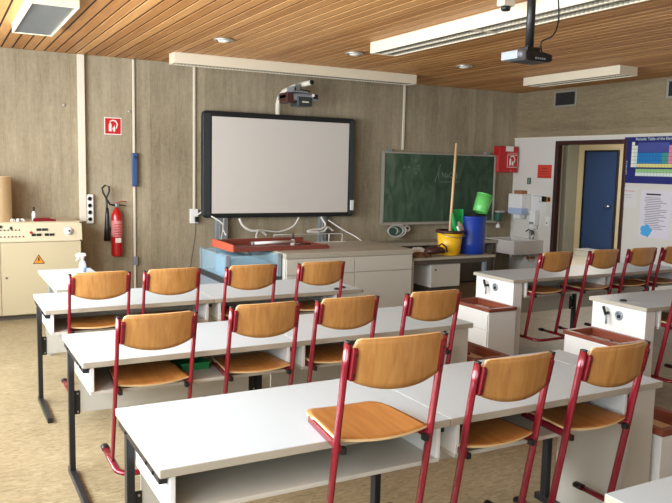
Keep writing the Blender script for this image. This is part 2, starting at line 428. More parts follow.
b.box(11.94, 11.98, 10.33, 10.35, 0, 2.16, 'black_frame'); b.box(11.94, 11.98, 11.17, 11.19, 0, 2.16, 'black_frame'); b.box(11.94, 11.98, 10.35, 11.17, 2.13, 2.16, 'black_frame')
obj('door_frame', b, parent=d)
b = B(); b.cyl((11.97, 10.45, 1.03), (11.91, 10.45, 1.03), 0.012, m='steel'); b.sweep([(11.91, 10.45, 1.03), (11.91, 10.58, 1.03)], 0.01, m='steel'); obj('door_handle', b, parent=d)

t = thing('low_box', 'low white box on the hallway floor in front of the blue door', 'box', (11.72, 10.60, 0))
b = B(); b.box(-0.18, 0.18, -0.32, 0.32, 0, 0.12, 'white_panel', 0.004); obj('box_body', b, parent=t)
b = B(); b.box(-0.19, 0.19, -0.33, 0.33, 0.12, 0.135, 'white_plastic', 0.003); obj('lid', b, parent=t)
# ---------------------------------------------------------------- chairs
def arc(c, r, a0, a1, n, f):
    return [f(c, r, math.radians(a0+(a1-a0)*i/n)) for i in range(n+1)]
W2 = 0.185     # half distance of the tube centres
def make_chair(label, group):
    t = thing('school_chair', label, 'chair', group=group)
    for s in (-1, 1):
        b = B(); X = s*W2
        prof = [(0.0, 0.02), (-0.006, 0.06), (-0.025, 0.16), (-0.045, 0.27), (-0.062, 0.36), (-0.072, 0.42), (-0.083, 0.49), (-0.10, 0.58), (-0.12, 0.69), (-0.137, 0.779)]
        b.sweep([(X, y, z) for y, z in prof], 0.0100, 0.0180, 'red_tube', 14, ref=(1, 0, 0)); up_ = obj('upright', b, parent=t)
        b = B(); b.box(X-0.0085, X+0.0085, -0.152, -0.123, 0.778, 0.784, 'black_plastic', 0.002); obj('end_cap', b, parent=up_)
        b = B(); xi = X-s*0.0102
        b.prism([(-0.166, 0.752), (-0.160, 0.764), (-0.125, 0.764), (-0.102, 0.660), (-0.108, 0.650), (-0.142, 0.650), (-0.147, 0.662)], xi-s*0.016, xi+s*0.002, 'x', 'dark_red', 0.003)
        b.cyl((xi-s*0.008, -0.150, 0.74), (xi-s*0.008, -0.166, 0.74), 0.004, m='black_plastic', n=10); b.cyl((xi-s*0.008, -0.135, 0.672), (xi-s*0.008, -0.151, 0.672), 0.004, m='black_plastic', n=10)
        obj('backrest_bracket', b, parent=t)
        b = B(); b.prism([(s*0.170, -0.085), (s*0.186, -0.085), (s*0.157, 0.232), (s*0.141, 0.232)], 0.389, 0.4175, 'z', 'red_tube', 0.005); obj('seat_rail', b, parent=t)
        b = B(); b.box(X-s*0.032, X-s*0.012, -0.088, -0.062, 0.382, 0.406, 'black_plastic', 0.003); obj('stop_block', b, parent=t)
    # U shaped skid lying on the floor, open to the front
    b = B(); r = 0.07; ye = -0.16; pts = [(-W2, 0.17, 0.013), (-W2, 0.05, 0.013), (-W2, ye+r, 0.013)]
    pts += [(-W2+r-r*math.cos(a), ye+r-r*math.sin(a), 0.013) for a in [PI/2*k/6 for k in range(1, 7)]]
    pts += [(W2-r+r*math.sin(a), ye+r-r*math.cos(a), 0.013) for a in [PI/2*k/6 for k in range(0, 7)]]
    pts += [(W2, 0.05, 0.013), (W2, 0.17, 0.013)]
    b.sweep(pts, 0.0165, 0.011, 'red_tube', 12, ref=(0.0, 0.0, 1.0)) if False else b.sweep(pts, 0.012, 0.019, 'red_tube', 12, ref=(0, 0, 1))
    sk = obj('skid', b, parent=t)
    for s in (-1, 1):
        b = B(); b.sweep([(s*W2, 0.155, 0.013), (s*W2, 0.175, 0.013), (s*W2, 0.2, 0.013), (s*W2, 0.208, 0.013)], (lambda q: 0.0145 if q < 0.8 else 0.009), (lambda q: 0.021 if q < 0.8 else 0.013), 'black_plastic', 12, ref=(0, 0, 1))
        obj('skid_cap', b, parent=sk)
    # backrest: curved board with rounded top corners and a bowed lower edge
    b = B(); hw = 0.1735
    def back(u, v):
        x = (u*2-1); ax = abs(x)
        rc = 0.15
        top = 0.792 - (0.026*(1-math.sqrt(max(0, 1-((ax-(1-rc))/rc)**2))) if ax > 1-rc else 0) + 0.004*(1-ax*ax)
        bot = 0.652 - 0.038*(1-ax**2.2) + (0.012*(1-math.sqrt(max(0, 1-((ax-(1-0.1))/0.1)**2))) if ax > 0.9 else 0)
        z = bot+(top-bot)*v
        y = -0.137 - 0.031*(1-ax*ax) - 0.17*(z-0.70)
        dydx = 0.034*2*x/hw; n = Vector((-dydx, 1, 0.17)).normalized()
        return (x*hw, y, z), n
    b.slab(back, 28, 8, 0.010, 'beech_ply', 'ply_edge'); obj('backrest', b, parent=t)
    b = B()
    def seat(u, v):
        x = u*2-1; ax = abs(x); rc = 0.28
        fr = 0.300 - (0.10*(1-math.sqrt(max(0, 1-((ax-(1-rc))/rc)**2))) if ax > 1-rc else 0)
        re = -0.062 - 0.026*(1-ax**2)
        y = re+(fr-re)*v
        z = 0.424 - 0.007*(1-ax*ax)*(1-v)**1.0 + 0.004*ax*ax - (0.030*((v-0.82)/0.18)**2 if v > 0.82 else 0)*0.5
        dz = 0.007*2*x*(1-v)/0.19
        return (x*(0.181-0.022*v), y, z), Vector((-dz, -0.02, 1)).normalized()
    b.slab(seat, 26, 14, 0.009, 'beech_seat', 'ply_edge'); obj('seat', b, parent=t)
    return t
OFF = 0.211      # the chairs hang in the desks by their seats, off the floor
GR_A, GR_B, GR_C, GR_D = 'chairs hung on the near left desk row', 'chairs hung on the middle left desk row', 'chairs hung on the far left desk row', 'chairs hung on the far right desk row'
proto = make_chair('red-framed wooden chair hooked highest, seat lying on top of the nearest desk', GR_A)
proto.location = (1.333, 2.0+0.137, 0.3625); proto.rotation_euler.z = -0.045
for x, ty, lab, g, rz in [
    (1.93, 2.09, 'red-framed wooden chair on the nearest desk row, between two other chairs', GR_A, 0.0),
    (2.445, 2.06, 'red-framed wooden chair at the right end of the nearest desk row, by its end panel', GR_A, 0.0),
    (0.905, 3.43, 'red-framed wooden chair at the left end of the middle desk row, skid over bare floor', GR_B, 0.0),
    (1.462, 3.43, 'red-framed wooden chair in the middle left desk row, second from its left end', GR_B, 0.0),
    (1.945, 3.43, 'red-framed wooden chair in the middle left desk row, half behind the highest hooked chair', GR_B, 0.0),
    (2.515, 3.43, 'red-framed wooden chair at the right end of the middle left desk row', GR_B, 0.0),
    (0.90, 4.80, 'red-framed wooden chair at the left end of the far left row, below the spray bottle', GR_C, 0.0),
    (1.368, 4.80, 'red-framed wooden chair in the far left desk row, left of the blue glass cabinet', GR_C, 0.0),
    (1.934, 4.80, 'red-framed wooden chair in the far left desk row, before the blue glass cabinet', GR_C, 0.0),
    (2.49, 4.80, 'red-framed wooden chair at the right end of the far left row, before the beige bench', GR_C, 0.0),
    (4.775, 4.73, 'red-framed wooden chair of the right desk block, nearest the wash basin', GR_D, 0.0),
    (5.375, 4.73, 'red-framed wooden chair in the right desk block, in front of the blue door', GR_D, 0.0),
    (5.885, 4.73, 'red-framed wooden chair in the right desk block, just right of the doorway', GR_D, 0.0),
    (6.36, 4.73, 'red-framed wooden chair of the far right row, cut off by the right photo edge', GR_D, 0.0),
    (4.765, 3.35, 'chair on the nearer right desk of which only the left red tube shows', None, 0.0)]:
    dup(proto, (x, ty+0.137, OFF), lab, rz, g)
_c = bpy.data.objects['school_chair.003']; _c.rotation_euler.x = 0.05; _c.location.y += 0.03
if 'group' in bpy.data.objects['school_chair.015'].keys(): del bpy.data.objects['school_chair.015']['group']

# ---------------------------------------------------------------- desks
def make_desk(label, x0, x1, yn, dep, left_open=True, legs=(True, True), group=None, split=None):
    t = thing('school_desk', label, 'desk', ((x0+x1)/2, yn+dep/2, 0), group=group)
    hx = (x1-x0)/2; hy = dep/2
    b = B(); b.box(-hx, hx, -hy, hy, 0.7215, 0.75, 'grey_edge', 0.002); b.box(-hx+0.001, hx-0.001, -hy+0.002, hy-0.002, 0.7495, 0.7508, 'white_top'); obj('desk_top', b, parent=t)
    # open compartment under the top
    b = B(); b.box(-hx+0.035, hx-0.035, -hy+0.015, hy-0.17, 0.582, 0.599, 'cream_panel', 0.002); obj('shelf', b, parent=t)
    b = B(); b.box(-hx+0.035, hx-0.035, hy-0.185, hy-0.170, 0.599, 0.721, 'cream_panel'); obj('compartment_back', b, parent=t)
    for s in (-1, 1):
        b = B(); xa, xb = sorted((s*(hx-0.035), s*(hx-0.053))); b.box(xa, xb, -hy+0.012, hy-0.188, 0.599, 0.721, 'white_panel', 0.002); obj('compartment_side', b, parent=t)
    b = B(); b.box(-hx+0.06, hx-0.06, hy-0.155, hy-0.138, 0.345, 0.600, 'cream_panel', 0.002); obj('modesty_panel', b, parent=t)
    for s, on in zip((-1, 1), legs):
        if not on: continue
        X = s*(hx-0.018)
        b = B(); yp = hy-0.155
        b.box(X-0.014, X+0.014, -hy+0.03, hy-0.03, 0.690, 0.7205, 'leg_dark', 0.003)
        b.box(X-0.015, X+0.015, yp-0.021, yp+0.021, 0.03, 0.690, 'leg_dark', 0.003)
        b.box(X-0.016, X+0.016, -hy+0.02, yp+0.06, 0.0, 0.034, 'leg_dark', 0.004)
        lg = obj('leg', b, parent=t)
        b = B(); xi = X-s*0.0145
        xa, xb = sorted((xi, xi-s*(0.03 if s < 0 else 0.05)))
        b.box(xa, xb, yp-0.004, yp+0.004, 0.34, 0.47, 'black_plastic', 0.001)
        for zz in (0.355, 0.455): b.cyl((xi-s*0.018, yp-0.0045, zz), (xi-s*0.018, yp-0.008, zz), 0.005, m='steel', n=10)
        obj('bracket', b, parent=lg)
        b = B()
        for yy in (-hy+0.10, -hy+0.19, yp): b.cyl((X+s*0.0145, yy, 0.704), (X+s*0.019, yy, 0.704), 0.006, m='black_plastic', n=10)
        obj('bolt', b, parent=lg)
    return t
def end_unit(label, x0, x1, yn, dep, taps=None):
    t = thing('desk_end_column', label, 'panel', ((x0+x1)/2, yn+dep/2, 0)); hx = (x1-x0)/2; hy = dep/2
    m = 'white_panel' if taps else 'cream_panel'
    b = B(); b.box(-hx, hx, -hy+0.02, hy-(0.02 if taps else 0.2), 0, 0.7205, m, 0.003); obj('column_body', b, parent=t)
    b = B(); e = 0.022
    b.box(-hx-(e if taps else 0.0), hx+(0 if taps else e), -hy, hy, 0.7215, 0.75, 'grey_edge', 0.003)
    b.box(-hx-(e if taps else 0.0)+0.004, hx+(0 if taps else e)-0.001, -hy+0.004, hy-0.004, 0.7495, 0.7508, 'white_top'); obj('column_top', b, parent=t)
    if taps:
        b = B(); y = taps
        b.cyl((-hx, y+0.04, 0.652), (-hx-0.035, y+0.04, 0.652), 0.012, m='black_plastic', n=14)
        b.sweep([(-hx-0.035, y+0.065, 0.70), (-hx-0.04, y+0.045, 0.665), (-hx-0.04, y+0.03, 0.64)], 0.011, m='black_plastic', n=12); tp = obj('gas_tap', b, parent=t)
        b = B(); b.sweep([(-hx-0.04, y+0.03, 0.645), (-hx-0.04, y+0.026, 0.61), (-hx-0.04, y+0.026, 0.575)], (lambda q: 0.010-0.003*q), m='grey_metal', n=12); obj('nozzle', b, parent=tp)
        b = B(); b.lathe([(0.036, 0), (0.036, 0.006), (0.027, 0.012), (0.026, 0.004), (0.001, 0.004)], (-hx, y-0.055, 0.648), 'grey_metal', M=Matrix.Rotation(-PI/2, 4, 'Y')); so = obj('power_outlet', b, parent=t)
        b = B(); b.lathe([(0.012, 0), (0.012, 0.012)], (-hx-0.004, y-0.058, 0.643), 'black_plastic', M=Matrix.Rotation(-PI/2, 4, 'Y')); obj('outlet_insert', b, parent=so)
    return t
def tray_cabinet(label, x0, x1, y0, y1, drawers=False):
    t = thing('low_cabinet', label, 'cabinet', ((x0+x1)/2, (y0+y1)/2, 0), group=None); hx = (x1-x0)/2; hy = (y1-y0)/2; zt = 0.49
    b = B(); b.box(-hx+0.012, hx-0.0005, -hy+0.012, hy-0.012, 0, 0.425, 'white_panel', 0.002)
    for q in ((-hx+0.012, -hx+0.03, -hy+0.012, hy-0.012), (hx-0.019, hx-0.0005, -hy+0.012, hy-0.012), (-hx+0.03, hx-0.019, -hy+0.012, -hy+0.03), (-hx+0.03, hx-0.019, hy-0.03, hy-0.012)):
        b.box(*q, 0.425, zt, 'white_panel')
    obj('cabinet_body', b, parent=t)
    b = B(); b.box(-hx+0.03, hx-0.019, -hy+0.03, hy-0.03, 0.4252, 0.458, 'basin_cream'); obj('tray_bottom', b, parent=t)
    b = B(); w_ = 0.035
    for q in ((-hx, -hx+w_, -hy, hy), (hx-w_, hx-0.0005, -hy, hy), (-hx+w_, hx-w_, -hy, -hy+w_), (-hx+w_, hx-w_, hy-w_, hy)):
        b.box(*q, zt, zt+0.03, 'brown_wood', 0.002)
    for q in ((-hx+0.030, -hx+w_, -hy+0.03, hy-0.03), (hx-w_, hx-0.019, -hy+0.03, hy-0.03), (-hx+w_, hx-w_, -hy+0.03, -hy+w_), (-hx+w_, hx-w_, hy-w_, hy-0.03)):
        b.box(*q, 0.459, zt, 'brown_wood')
    obj('tray_rim', b, parent=t)
    b = B(); b.cyl((hx-0.08, 0.0, 0.4585), (hx-0.08, 0.0, 0.475), 0.014, 0.010, 'dark_red', 14); obj('drain_plug', b, parent=t)
    if drawers:
        for z0, z1 in ((0.335, 0.475), (0.05, 0.328)):
            b = B(); b.box(-hx, -hx+0.0115, -hy+0.02, hy-0.02, z0, z1, 'white_panel', 0.002); dr = obj('drawer_front', b, parent=t)
        b = B(); b.box(-hx-0.018, -hx, 0.07, 0.16, 0.285, 0.30, 'black_plastic', 0.003); obj('drawer_handle', b, parent=dr)
    return t
GD = 'white desks of the left block'
NEAR = [2.18, 3.55, 4.92]
nm = ['nearest', 'middle', 'farthest']
for r, yn in enumerate(NEAR):
    ltxt = ['white desk at the left end of the nearest row, the highest hooked chair on it', 'white desk at the left end of the middle row, green tray in its slot', 'white desk at the left end of the far left row, before the control cabinet'][r]
    rtxt = ['white desk at the right end of the nearest row, two chairs hung in its slot', 'white desk at the right end of the middle left row, behind the highest chair', 'white desk at the right end of the far left row, before the beige bench'][r]
    make_desk(ltxt, 0.58, 1.700, yn, 0.65, legs=(True, True), group=GD)
    make_desk(rtxt, 1.704, 2.733, yn, 0.65, legs=(False, True), group=GD)
    end_unit(['cream end panel closing the right end of the nearest left desk row', 'cream end panel closing the right end of the middle left desk row', 'cream end panel closing the right end of the farthest left desk row'][r], 2.735, 2.895, yn, 0.65)
tray_cabinet('low white cabinet with brown rim at the right end of the middle left row', 2.915, 3.21, 3.53, 4.17)
tray_cabinet('low white cabinet with brown rim at the right photo edge, beside the nearest row', 2.915, 3.21, 2.16, 2.80)
t = make_desk('white desk corner peeking in at the bottom right corner of the photo', 1.72, 2.86, 0.80, 0.655, legs=(True, True))
# right block
end_unit('white end column with black gas tap, the one nearer the wash basin', 4.43, 4.53, 4.85, 0.55, taps=0.04)
end_unit('white end column with black gas tap, the nearer and larger looking of the two', 4.43, 4.53, 3.47, 0.53, taps=0.045)
tray_cabinet('low white drawer cabinet with brown rim below the gas tap nearer the wash basin', 4.115, 4.4285, 4.81, 5.34, drawers=True)
tray_cabinet('low white drawer cabinet with brown rim below the nearer gas tap', 4.12, 4.4285, 3.45, 3.97, drawers=True)
GE = 'white desks of the right block'
make_desk('far row desk of the right block, beside the gas tap column nearer the basin', 4.532, 5.60, 4.85, 0.56, legs=(False, True), group=GE)
make_desk('far row desk of the right block, running out at the right photo edge', 5.604, 6.67, 4.85, 0.56, legs=(False, True), group=GE)
make_desk('nearer row desk of the right block, cut off by the right photo edge', 4.532, 5.60, 3.47, 0.53, legs=(False, True), group=GE)
def outlet(x, y, lab):
    b = B(); b.lathe([(0.026, 0), (0.026, 0.006), (0.018, 0.012), (0.001, 0.012)], (0, 0, 0), 'black_plastic'); o = obj('outlet_knob', b, loc=(x, y, 0.7508)); return tag(o, lab, 'knob')
outlet(4.494, 3.75, 'small black knob on the tabletop above the nearer gas tap')
outlet(2.798, 5.03, 'small black knob at the right end of the far left desk row, rear one')
outlet(2.72, 4.975, 'small black knob at the front right corner of the far left desk row')
# things lying in the desk slots
t = thing('storage_tray', 'green plastic tray pushed into the slot of the middle left desk row', 'tray', (1.19, 3.86, 0.5995))
b = B(); b.box(-0.075, 0.075, -0.12, 0.1, 0, 0.006, 'tray_green'); b.box(-0.075, 0.075, -0.12, -0.114, 0.006, 0.035, 'tray_green'); b.box(-0.075, 0.075, 0.094, 0.1, 0.006, 0.035, 'tray_green')
b.box(-0.075, -0.069, -0.114, 0.094, 0.006, 0.035, 'tray_green'); b.box(0.069, 0.075, -0.114, 0.094, 0.006, 0.035, 'tray_green'); obj('tray_shell', b, parent=t)
b = B(); b.box(-0.08, 0.08, -0.127, -0.114, 0.030, 0.040, 'tray_green', 0.002); obj('tray_lip', b, parent=t)

# ---------------------------------------------------------------- small table with spray bottle
t = thing('side_table', 'small white table standing before the beige control cabinet, spray bottle on it', 'table', (1.02, 6.24, 0))
b = B(); b.box(-0.27, 0.17, -0.55, 0.56, 0.722, 0.75, 'grey_edge', 0.003); b.box(-0.266, 0.166, -0.546, 0.556, 0.7495, 0.7508, 'white_top'); obj('table_top', b, parent=t)
b = B(); b.box(-0.2, 0.14, -0.5, 0.5, 0.65, 0.7215, 'grey_metal', 0.003); obj('apron', b, parent=t)
for sx in (-0.18, 0.12):
    for sy in (-0.48, 0.48):
        b = B(); b.box(sx-0.015, sx+0.015, sy-0.015, sy+0.015, 0, 0.65, 'grey_metal', 0.003); obj('leg', b, parent=t)
t = thing('spray_bottle', 'clear spray bottle with white trigger head and blue liquid on the small white table', 'bottle', (1.07, 6.48, 0.7508), 0.3)
b = B(); b.lathe([(0.036, 0.0), (0.04, 0.006), (0.04, 0.10), (0.03, 0.135), (0.015, 0.155), (0.014, 0.17)], m='bottle_clear'); obj('bottle_body', b, parent=t)
b = B(); b.lathe([(0.0375, 0.003), (0.0395, 0.01), (0.0395, 0.065)], m='bottle_liquid'); obj('liquid', b, parent=t)
b = B(); b.lathe([(0.018, 0.165), (0.018, 0.19)], m='white_plastic'); b.prism([(-0.075, 0.195), (-0.075, 0.225), (-0.03, 0.24), (0.035, 0.232), (0.04, 0.20), (0.0, 0.19)], -0.014, 0.014, 'y', 'white_plastic', 0.003)
sh = obj('spray_head', b, parent=t); t.scale = (0.74, 0.74, 0.74)
b = B(); b.sweep([(-0.035, 0, 0.2), (-0.05, 0, 0.18), (-0.075, 0, 0.155)], 0.006, 0.01, 'white_plastic', 10, ref=(0, 1, 0)); obj('trigger', b, parent=sh)

# ---------------------------------------------------------------- left front: control cabinet
t = thing('control_cabinet', 'beige metal control cabinet with knobs, dial and warning triangle at the front wall', 'cabinet', (0.5, 8.37, 0))
b = B(); b.box(-0.9, 0.875, 0.02, 0.60, 0.05, 0.835, 'cabinet_beige', 0.004); obj('cabinet_body', b, parent=t)
b = B(); b.box(-0.88, 0.86, 0.05, 0.58, 0, 0.05, 'plinth'); obj('plinth', b, parent=t)
for x0, x1 in ((-0.89, 0.06), (0.066, 0.868)):
    b = B(); b.box(x0, x1, 0.0, 0.0195, 0.06, 0.83, 'cabinet_beige', 0.003); dr = obj('door', b, parent=t)
    b = B(); kx = 0.115 if x0 > 0 else -0.02; b.cyl((kx, 0.0, 0.46), (kx, -0.006, 0.46), 0.011, m='plinth', n=14); obj('lock', b, parent=dr)
b = B(); b.prism([(0.0, 0.85), (0.03, 1.03), (0.05, 1.045), (0.60, 1.045), (0.60, 0.836), (0.0, 0.836)], -0.9, 0.885, 'x', 'cabinet_beige_light', 0.003); cp = obj('control_panel', b, parent=t)
b = B()
for r_, zz in enumerate((0.985, 0.915)):
    for k in range(9):
        if r_ == 0 and k > 7: continue
        x = 0.0+k*0.036; yy = 0.005+(zz-0.85)*0.16
        b.cyl((x, yy-0.002, zz-0.02), (x, yy-0.02, zz-0.022), 0.008, 0.006, 'black_plastic', 10)
obj('knob_row', b, parent=cp)
b = B(); yy = 0.016; b.cyl((0.365, yy, 0.935), (0.365, yy-0.02, 0.933), 0.016, 0.013, 'ext_red', 14); obj('red_button', b, parent=cp)
for (x0, x1, z) in ((0.02, 0.09, 1.0), (0.16, 0.19, 0.985), (0.42, 0.475, 0.963), (0.475, 0.54, 0.963)):
    b = B(); b.box(x0, x1-0.006, 0.012, 0.03, z-0.013, z+0.013, 'ink_black'); obj('switch_label', b, parent=cp)
for (x0, x1) in ((0.37, 0.415), (0.42, 0.47), (0.50, 0.545), (0.55, 0.60)):
    b = B(); b.box(x0, x1-0.003, 0.002, 0.02, 0.896, 0.922, 'ink_black'); obj('switch_label', b, parent=cp)
b = B(); b.lathe([(0.048, 0), (0.045, 0.014), (0.03, 0.018), (0.026, 0.04), (0.001, 0.042)], (0.745, 0.018, 0.94), 'white_plastic', M=Matrix.Rotation(PI/2+0.16, 4, 'X')); dl = obj('dial', b, parent=cp)
b = B(); b.cyl((0.745, -0.026, 0.947), (0.745, -0.030, 0.948), 0.012, m='plinth', n=14); obj('dial_cap', b, parent=dl)
b = B(); b.prism([(0.375, 0.600), (0.495, 0.600), (0.435, 0.70)], -0.003, -0.0005, 'y', 'ink_black'); b.prism([(0.387, 0.607), (0.483, 0.607), (0.435, 0.687)], -0.005, -0.0025, 'y', 'orange_warning')
b.prism([(0.436, 0.672), (0.418, 0.640), (0.434, 0.642), (0.426, 0.617), (0.452, 0.650), (0.437, 0.647), (0.446, 0.670)], -0.0065, -0.0045, 'y', 'ink_black'); obj('warning_sign', b, parent=t)
b = B(); b.cyl((0.865, 0.0, 0.84), (0.865, -0.008, 0.84), 0.008, m='black_plastic', n=10); b.cyl((0.868, 0.03, 1.035), (0.868, 0.02, 1.033), 0.008, m='black_plastic', n=10); obj('hinge_pin', b, parent=t)
# things on the cabinet
t = thing('cardboard_tube', 'thick tan cardboard roll standing upright on the control cabinet', 'roll', (0.435, 8.68, 1.0455))
b = B(); b.lathe([(0.275, 0), (0.275, 0.47)], (0, 0, 0), 'card_tan', 40, cap=False); b.lathe([(0.24, 0.47), (0.24, 0.0)], (0, 0, 0), 'card_tan', 40, cap=False)
b.lathe([(0.275, 0.47), (0.24, 0.47)], (0, 0, 0), 'basin_cream', 40, cap=False); obj('tube_wall', b, parent=t)
t = thing('glue_bottle', 'small white bottle with dark cap standing on the control cabinet', 'bottle', (0.915, 8.55, 1.0455))
b = B(); b.lathe([(0.02, 0), (0.021, 0.08), (0.010, 0.10), (0.009, 0.11)], m='white_plastic', n=16); obj('bottle_body', b, parent=t)
b = B(); b.lathe([(0.012, 0.108), (0.009, 0.15)], m='black_plastic', n=16); obj('cap', b, parent=t)
t = thing('stapler', 'dark red stapler lying on the control cabinet', 'stapler', (1.03, 8.50, 1.0455), 0.08)
b = B(); b.box(-0.13, 0.1, -0.025, 0.025, 0, 0.012, 'dark_red', 0.004); obj('base', b, parent=t)
b = B(); b.prism([(-0.13, 0.018), (-0.12, 0.034), (0.02, 0.036), (0.10, 0.014), (0.10, 0.012), (-0.13, 0.012)], -0.02, 0.02, 'y', 'dark_red', 0.003); obj('arm', b, parent=t)
t = None
for i, (x, y, a) in enumerate(((0.70, 8.52, 0.2), (0.755, 8.5, 0.9), (0.80, 8.53, -0.3))):
    b = B(); b.prism([(-0.022, 0), (0.022, 0), (0.016, 0.022), (-0.006, 0.03), (-0.02, 0.018)], -0.014, 0.014, 'y', 'white_plastic', 0.003); b.cyl((0, -0.014, 0.012), (0, -0.018, 0.012), 0.006, m='plinth', n=10)
    o = obj('plug_adapter', b, loc=(x, y, 1.0455)); o.rotation_euler.z = a
    tag(o, ['small white plug on the control cabinet, right beside the cardboard roll', 'small white plug on the control cabinet, middle one of three', 'small white plug on the control cabinet, nearest the white glue bottle'][i], 'plug', 'white plugs on the control cabinet')

# ---------------------------------------------------------------- front wall fittings
t = None
def wall_box(name, label, cat, x0, x1, z0, z1, d, m, bev=0.004):
    b = B(); b.box(x0, x1, YF-d, YF, z0, z1, m, bev); return tag(obj(name, b), label, cat)
wall_box('cable_trunking', 'wide white cable trunking running up the front wall beside the extinguisher', 'trunking', 1.458, 1.533, 1.0, ZC-0.012, 0.06, 'trunking')
wall_box('cable_conduit', 'thin white conduit from the ceiling down to the blue clip, near the extinguisher sign', 'conduit', 2.083, 2.108, 0.1, ZC-0.012, 0.025, 'trunking')
wall_box('cable_conduit', 'thin white conduit from the long board lamp down to the socket beside the whiteboard', 'conduit', 2.825, 2.853, 1.135, ZC-0.012, 0.025, 'trunking')
wall_box('cable_conduit', 'thin white conduit ending at the top edge of the green chalkboard', 'conduit', 5.925, 5.957, 1.965, ZC-0.012, 0.025, 'trunking')
t = thing('socket_strip', 'white vertical socket strip on the wall between trunking and extinguisher', 'socket', (1.573, YF-0.05, 1.145))
b = B(); b.box(-0.04, 0.04, 0, 0.05, -0.17, 0.17, 'white_plastic', 0.005); obj('housing', b, parent=t)
for k in range(4):
    b = B(); b.lathe([(0.028, 0), (0.028, 0.003), (0.022, 0.003), (0.022, -0.001), (0.001, -0.001)], (0, 0, 0.12-k*0.08), 'light_cloth', 20, M=Matrix.Rotation(PI/2, 4, 'X')); obj('socket', b, parent=t)
t = thing('clip_bar', 'blue ribbed plastic clip bar fixed on the thin conduit of the front wall', 'bar', (2.096, YF-0.025, 1.61))
b = B(); b.box(-0.034, 0.034, -0.035, 0, -0.20, 0.20, 'blue_tool', 0.012); obj('bar', b, parent=t)
b = B()
for k in range(10): b.box(-0.030, 0.030, -0.040, -0.034, -0.175+k*0.033, -0.165+k*0.033, 'blue_tool', 0.001)
obj('ribs', b, parent=t)
b = B(); b.cyl((0, -0.035, 0.15), (0, -0.045, 0.15), 0.016, m='poster_navy', n=16); obj('screw_cap', b, parent=t)
wall_box('junction_box', 'small grey junction box low on the thin conduit, left of the blue glass cabinet', 'box', 2.075, 2.125, 0.46, 0.56, 0.05, 'grey_metal')
for i, (x, z, lab) in enumerate(((1.31, 2.33, 'round wall bolt in the raw concrete, left of the wide trunking'), (2.05, 2.30, 'round wall bolt in the raw concrete beside the thin conduit'))):
    b = B(); b.lathe([(0.02, 0), (0.018, 0.012), (0.001, 0.015)], (x, YF-0.001, z), 'alu', 16, M=Matrix.Rotation(PI/2, 4, 'X')); tag(obj('wall_anchor', b), lab, 'bolt')

# extinguisher sign
def hose_pictogram(b, cx, cz, s, y0, y1):
    # nozzle-and-flame emblem in white outline: extinguisher body, hose arc, flame
    R_ = lambda P_: [(cx+u*s, cz+v*s) for u, v in P_]
    b.prism(R_([(-0.34, -0.36), (-0.16, -0.36), (-0.16, 0.12), (-0.21, 0.19), (-0.29, 0.19), (-0.34, 0.12)]), y0, y1, 'y', 'sign_white')
    b.prism(R_([(-0.27, 0.20), (-0.23, 0.20), (-0.23, 0.28), (-0.05, 0.36), (0.10, 0.30), (0.20, 0.14), (0.12, -0.16), (0.19, -0.16), (0.28, 0.14), (0.15, 0.38), (-0.06, 0.44), (-0.27, 0.34)]), y0, y1, 'y', 'sign_white')
    b.prism(R_([(-0.02, -0.38), (-0.10, -0.22), (-0.03, -0.02), (0.0, -0.14), (0.05, 0.06), (0.10, -0.22), (0.06, -0.38)]), y0, y1, 'y', 'sign_white')
t = thing('extinguisher_sign', 'square red sign with white extinguisher emblem high on the concrete wall', 'sign', (1.855, YF-0.004, 2.118))
b = B(); b.box(-0.1, 0.1, -0.002, 0.003, -0.1, 0.1, 'sign_white'); b.box(-0.09, 0.09, -0.004, -0.0015, -0.09, 0.09, 'sign_red'); obj('sign_plate', b, parent=t)
b = B(); hose_pictogram(b, 0.01, 0.0, 0.17, -0.0065, -0.0035); obj('emblem', b, parent=t)
# fire extinguisher
t = thing('fire_extinguisher', 'red carbon dioxide fire extinguisher with black horn hanging on the concrete wall', 'fire extinguisher', (1.868, YF-0.09, 0.58))
b = B(); b.lathe([(0.05, 0), (0.062, 0.01), (0.066, 0.03), (0.066, 0.45), (0.06, 0.50), (0.04, 0.545), (0.022, 0.565), (0.02, 0.59)], m='ext_red', n=32); cy = obj('cylinder', b, parent=t)
b = B(); b.lathe([(0.0668, 0.24), (0.0668, 0.43)], m='label_pink', n=32, cap=False); obj('label', b, parent=cy)
b = B()
for k in range(5): 
    b.box(-0.045, 0.045, -0.0685+0.0, -0.055, 0.26+k*0.03, 0.268+k*0.03, 'ext_red')
b.box(-0.03, 0.035, -0.069, -0.05, 0.17, 0.225, 'sign_white'); obj('label_marks', b, parent=cy)
b = B(); b.lathe([(0.024, 0.585), (0.024, 0.62), (0.012, 0.64)], m='grey_metal', n=20)
b.sweep([(-0.02, 0, 0.625), (0.05, 0, 0.655), (0.12, 0, 0.65)], 0.006, 0.012, 'ext_red', 10, ref=(0, 0, 1)); b.sweep([(-0.02, 0, 0.61), (0.06, 0, 0.61), (0.11, 0, 0.60)], 0.006, 0.012, 'black_plastic', 10, ref=(0, 0, 1)); obj('valve', b, parent=t)
b = B(); b.sweep([(-0.02, -0.01, 0.61), (-0.08, -0.02, 0.62), (-0.115, -0.02, 0.68), (-0.155, -0.015, 0.76), (-0.165, -0.01, 0.81), (-0.13, -0.01, 0.845), (-0.085, -0.01, 0.83), (-0.085, -0.01, 0.77), (-0.12, -0.015, 0.69), (-0.115, -0.02, 0.60), (-0.112, -0.02, 0.55)], 0.011, m='black_plastic', n=10); obj('hose', b, parent=t)
b = B(); b.sweep([(-0.112, -0.02, 0.58), (-0.112, -0.02, 0.50), (-0.115, -0.02, 0.35), (-0.118, -0.02, 0.19)], (lambda q: 0.016+0.022*q), m='black_plastic', n=18); obj('horn', b, parent=t)
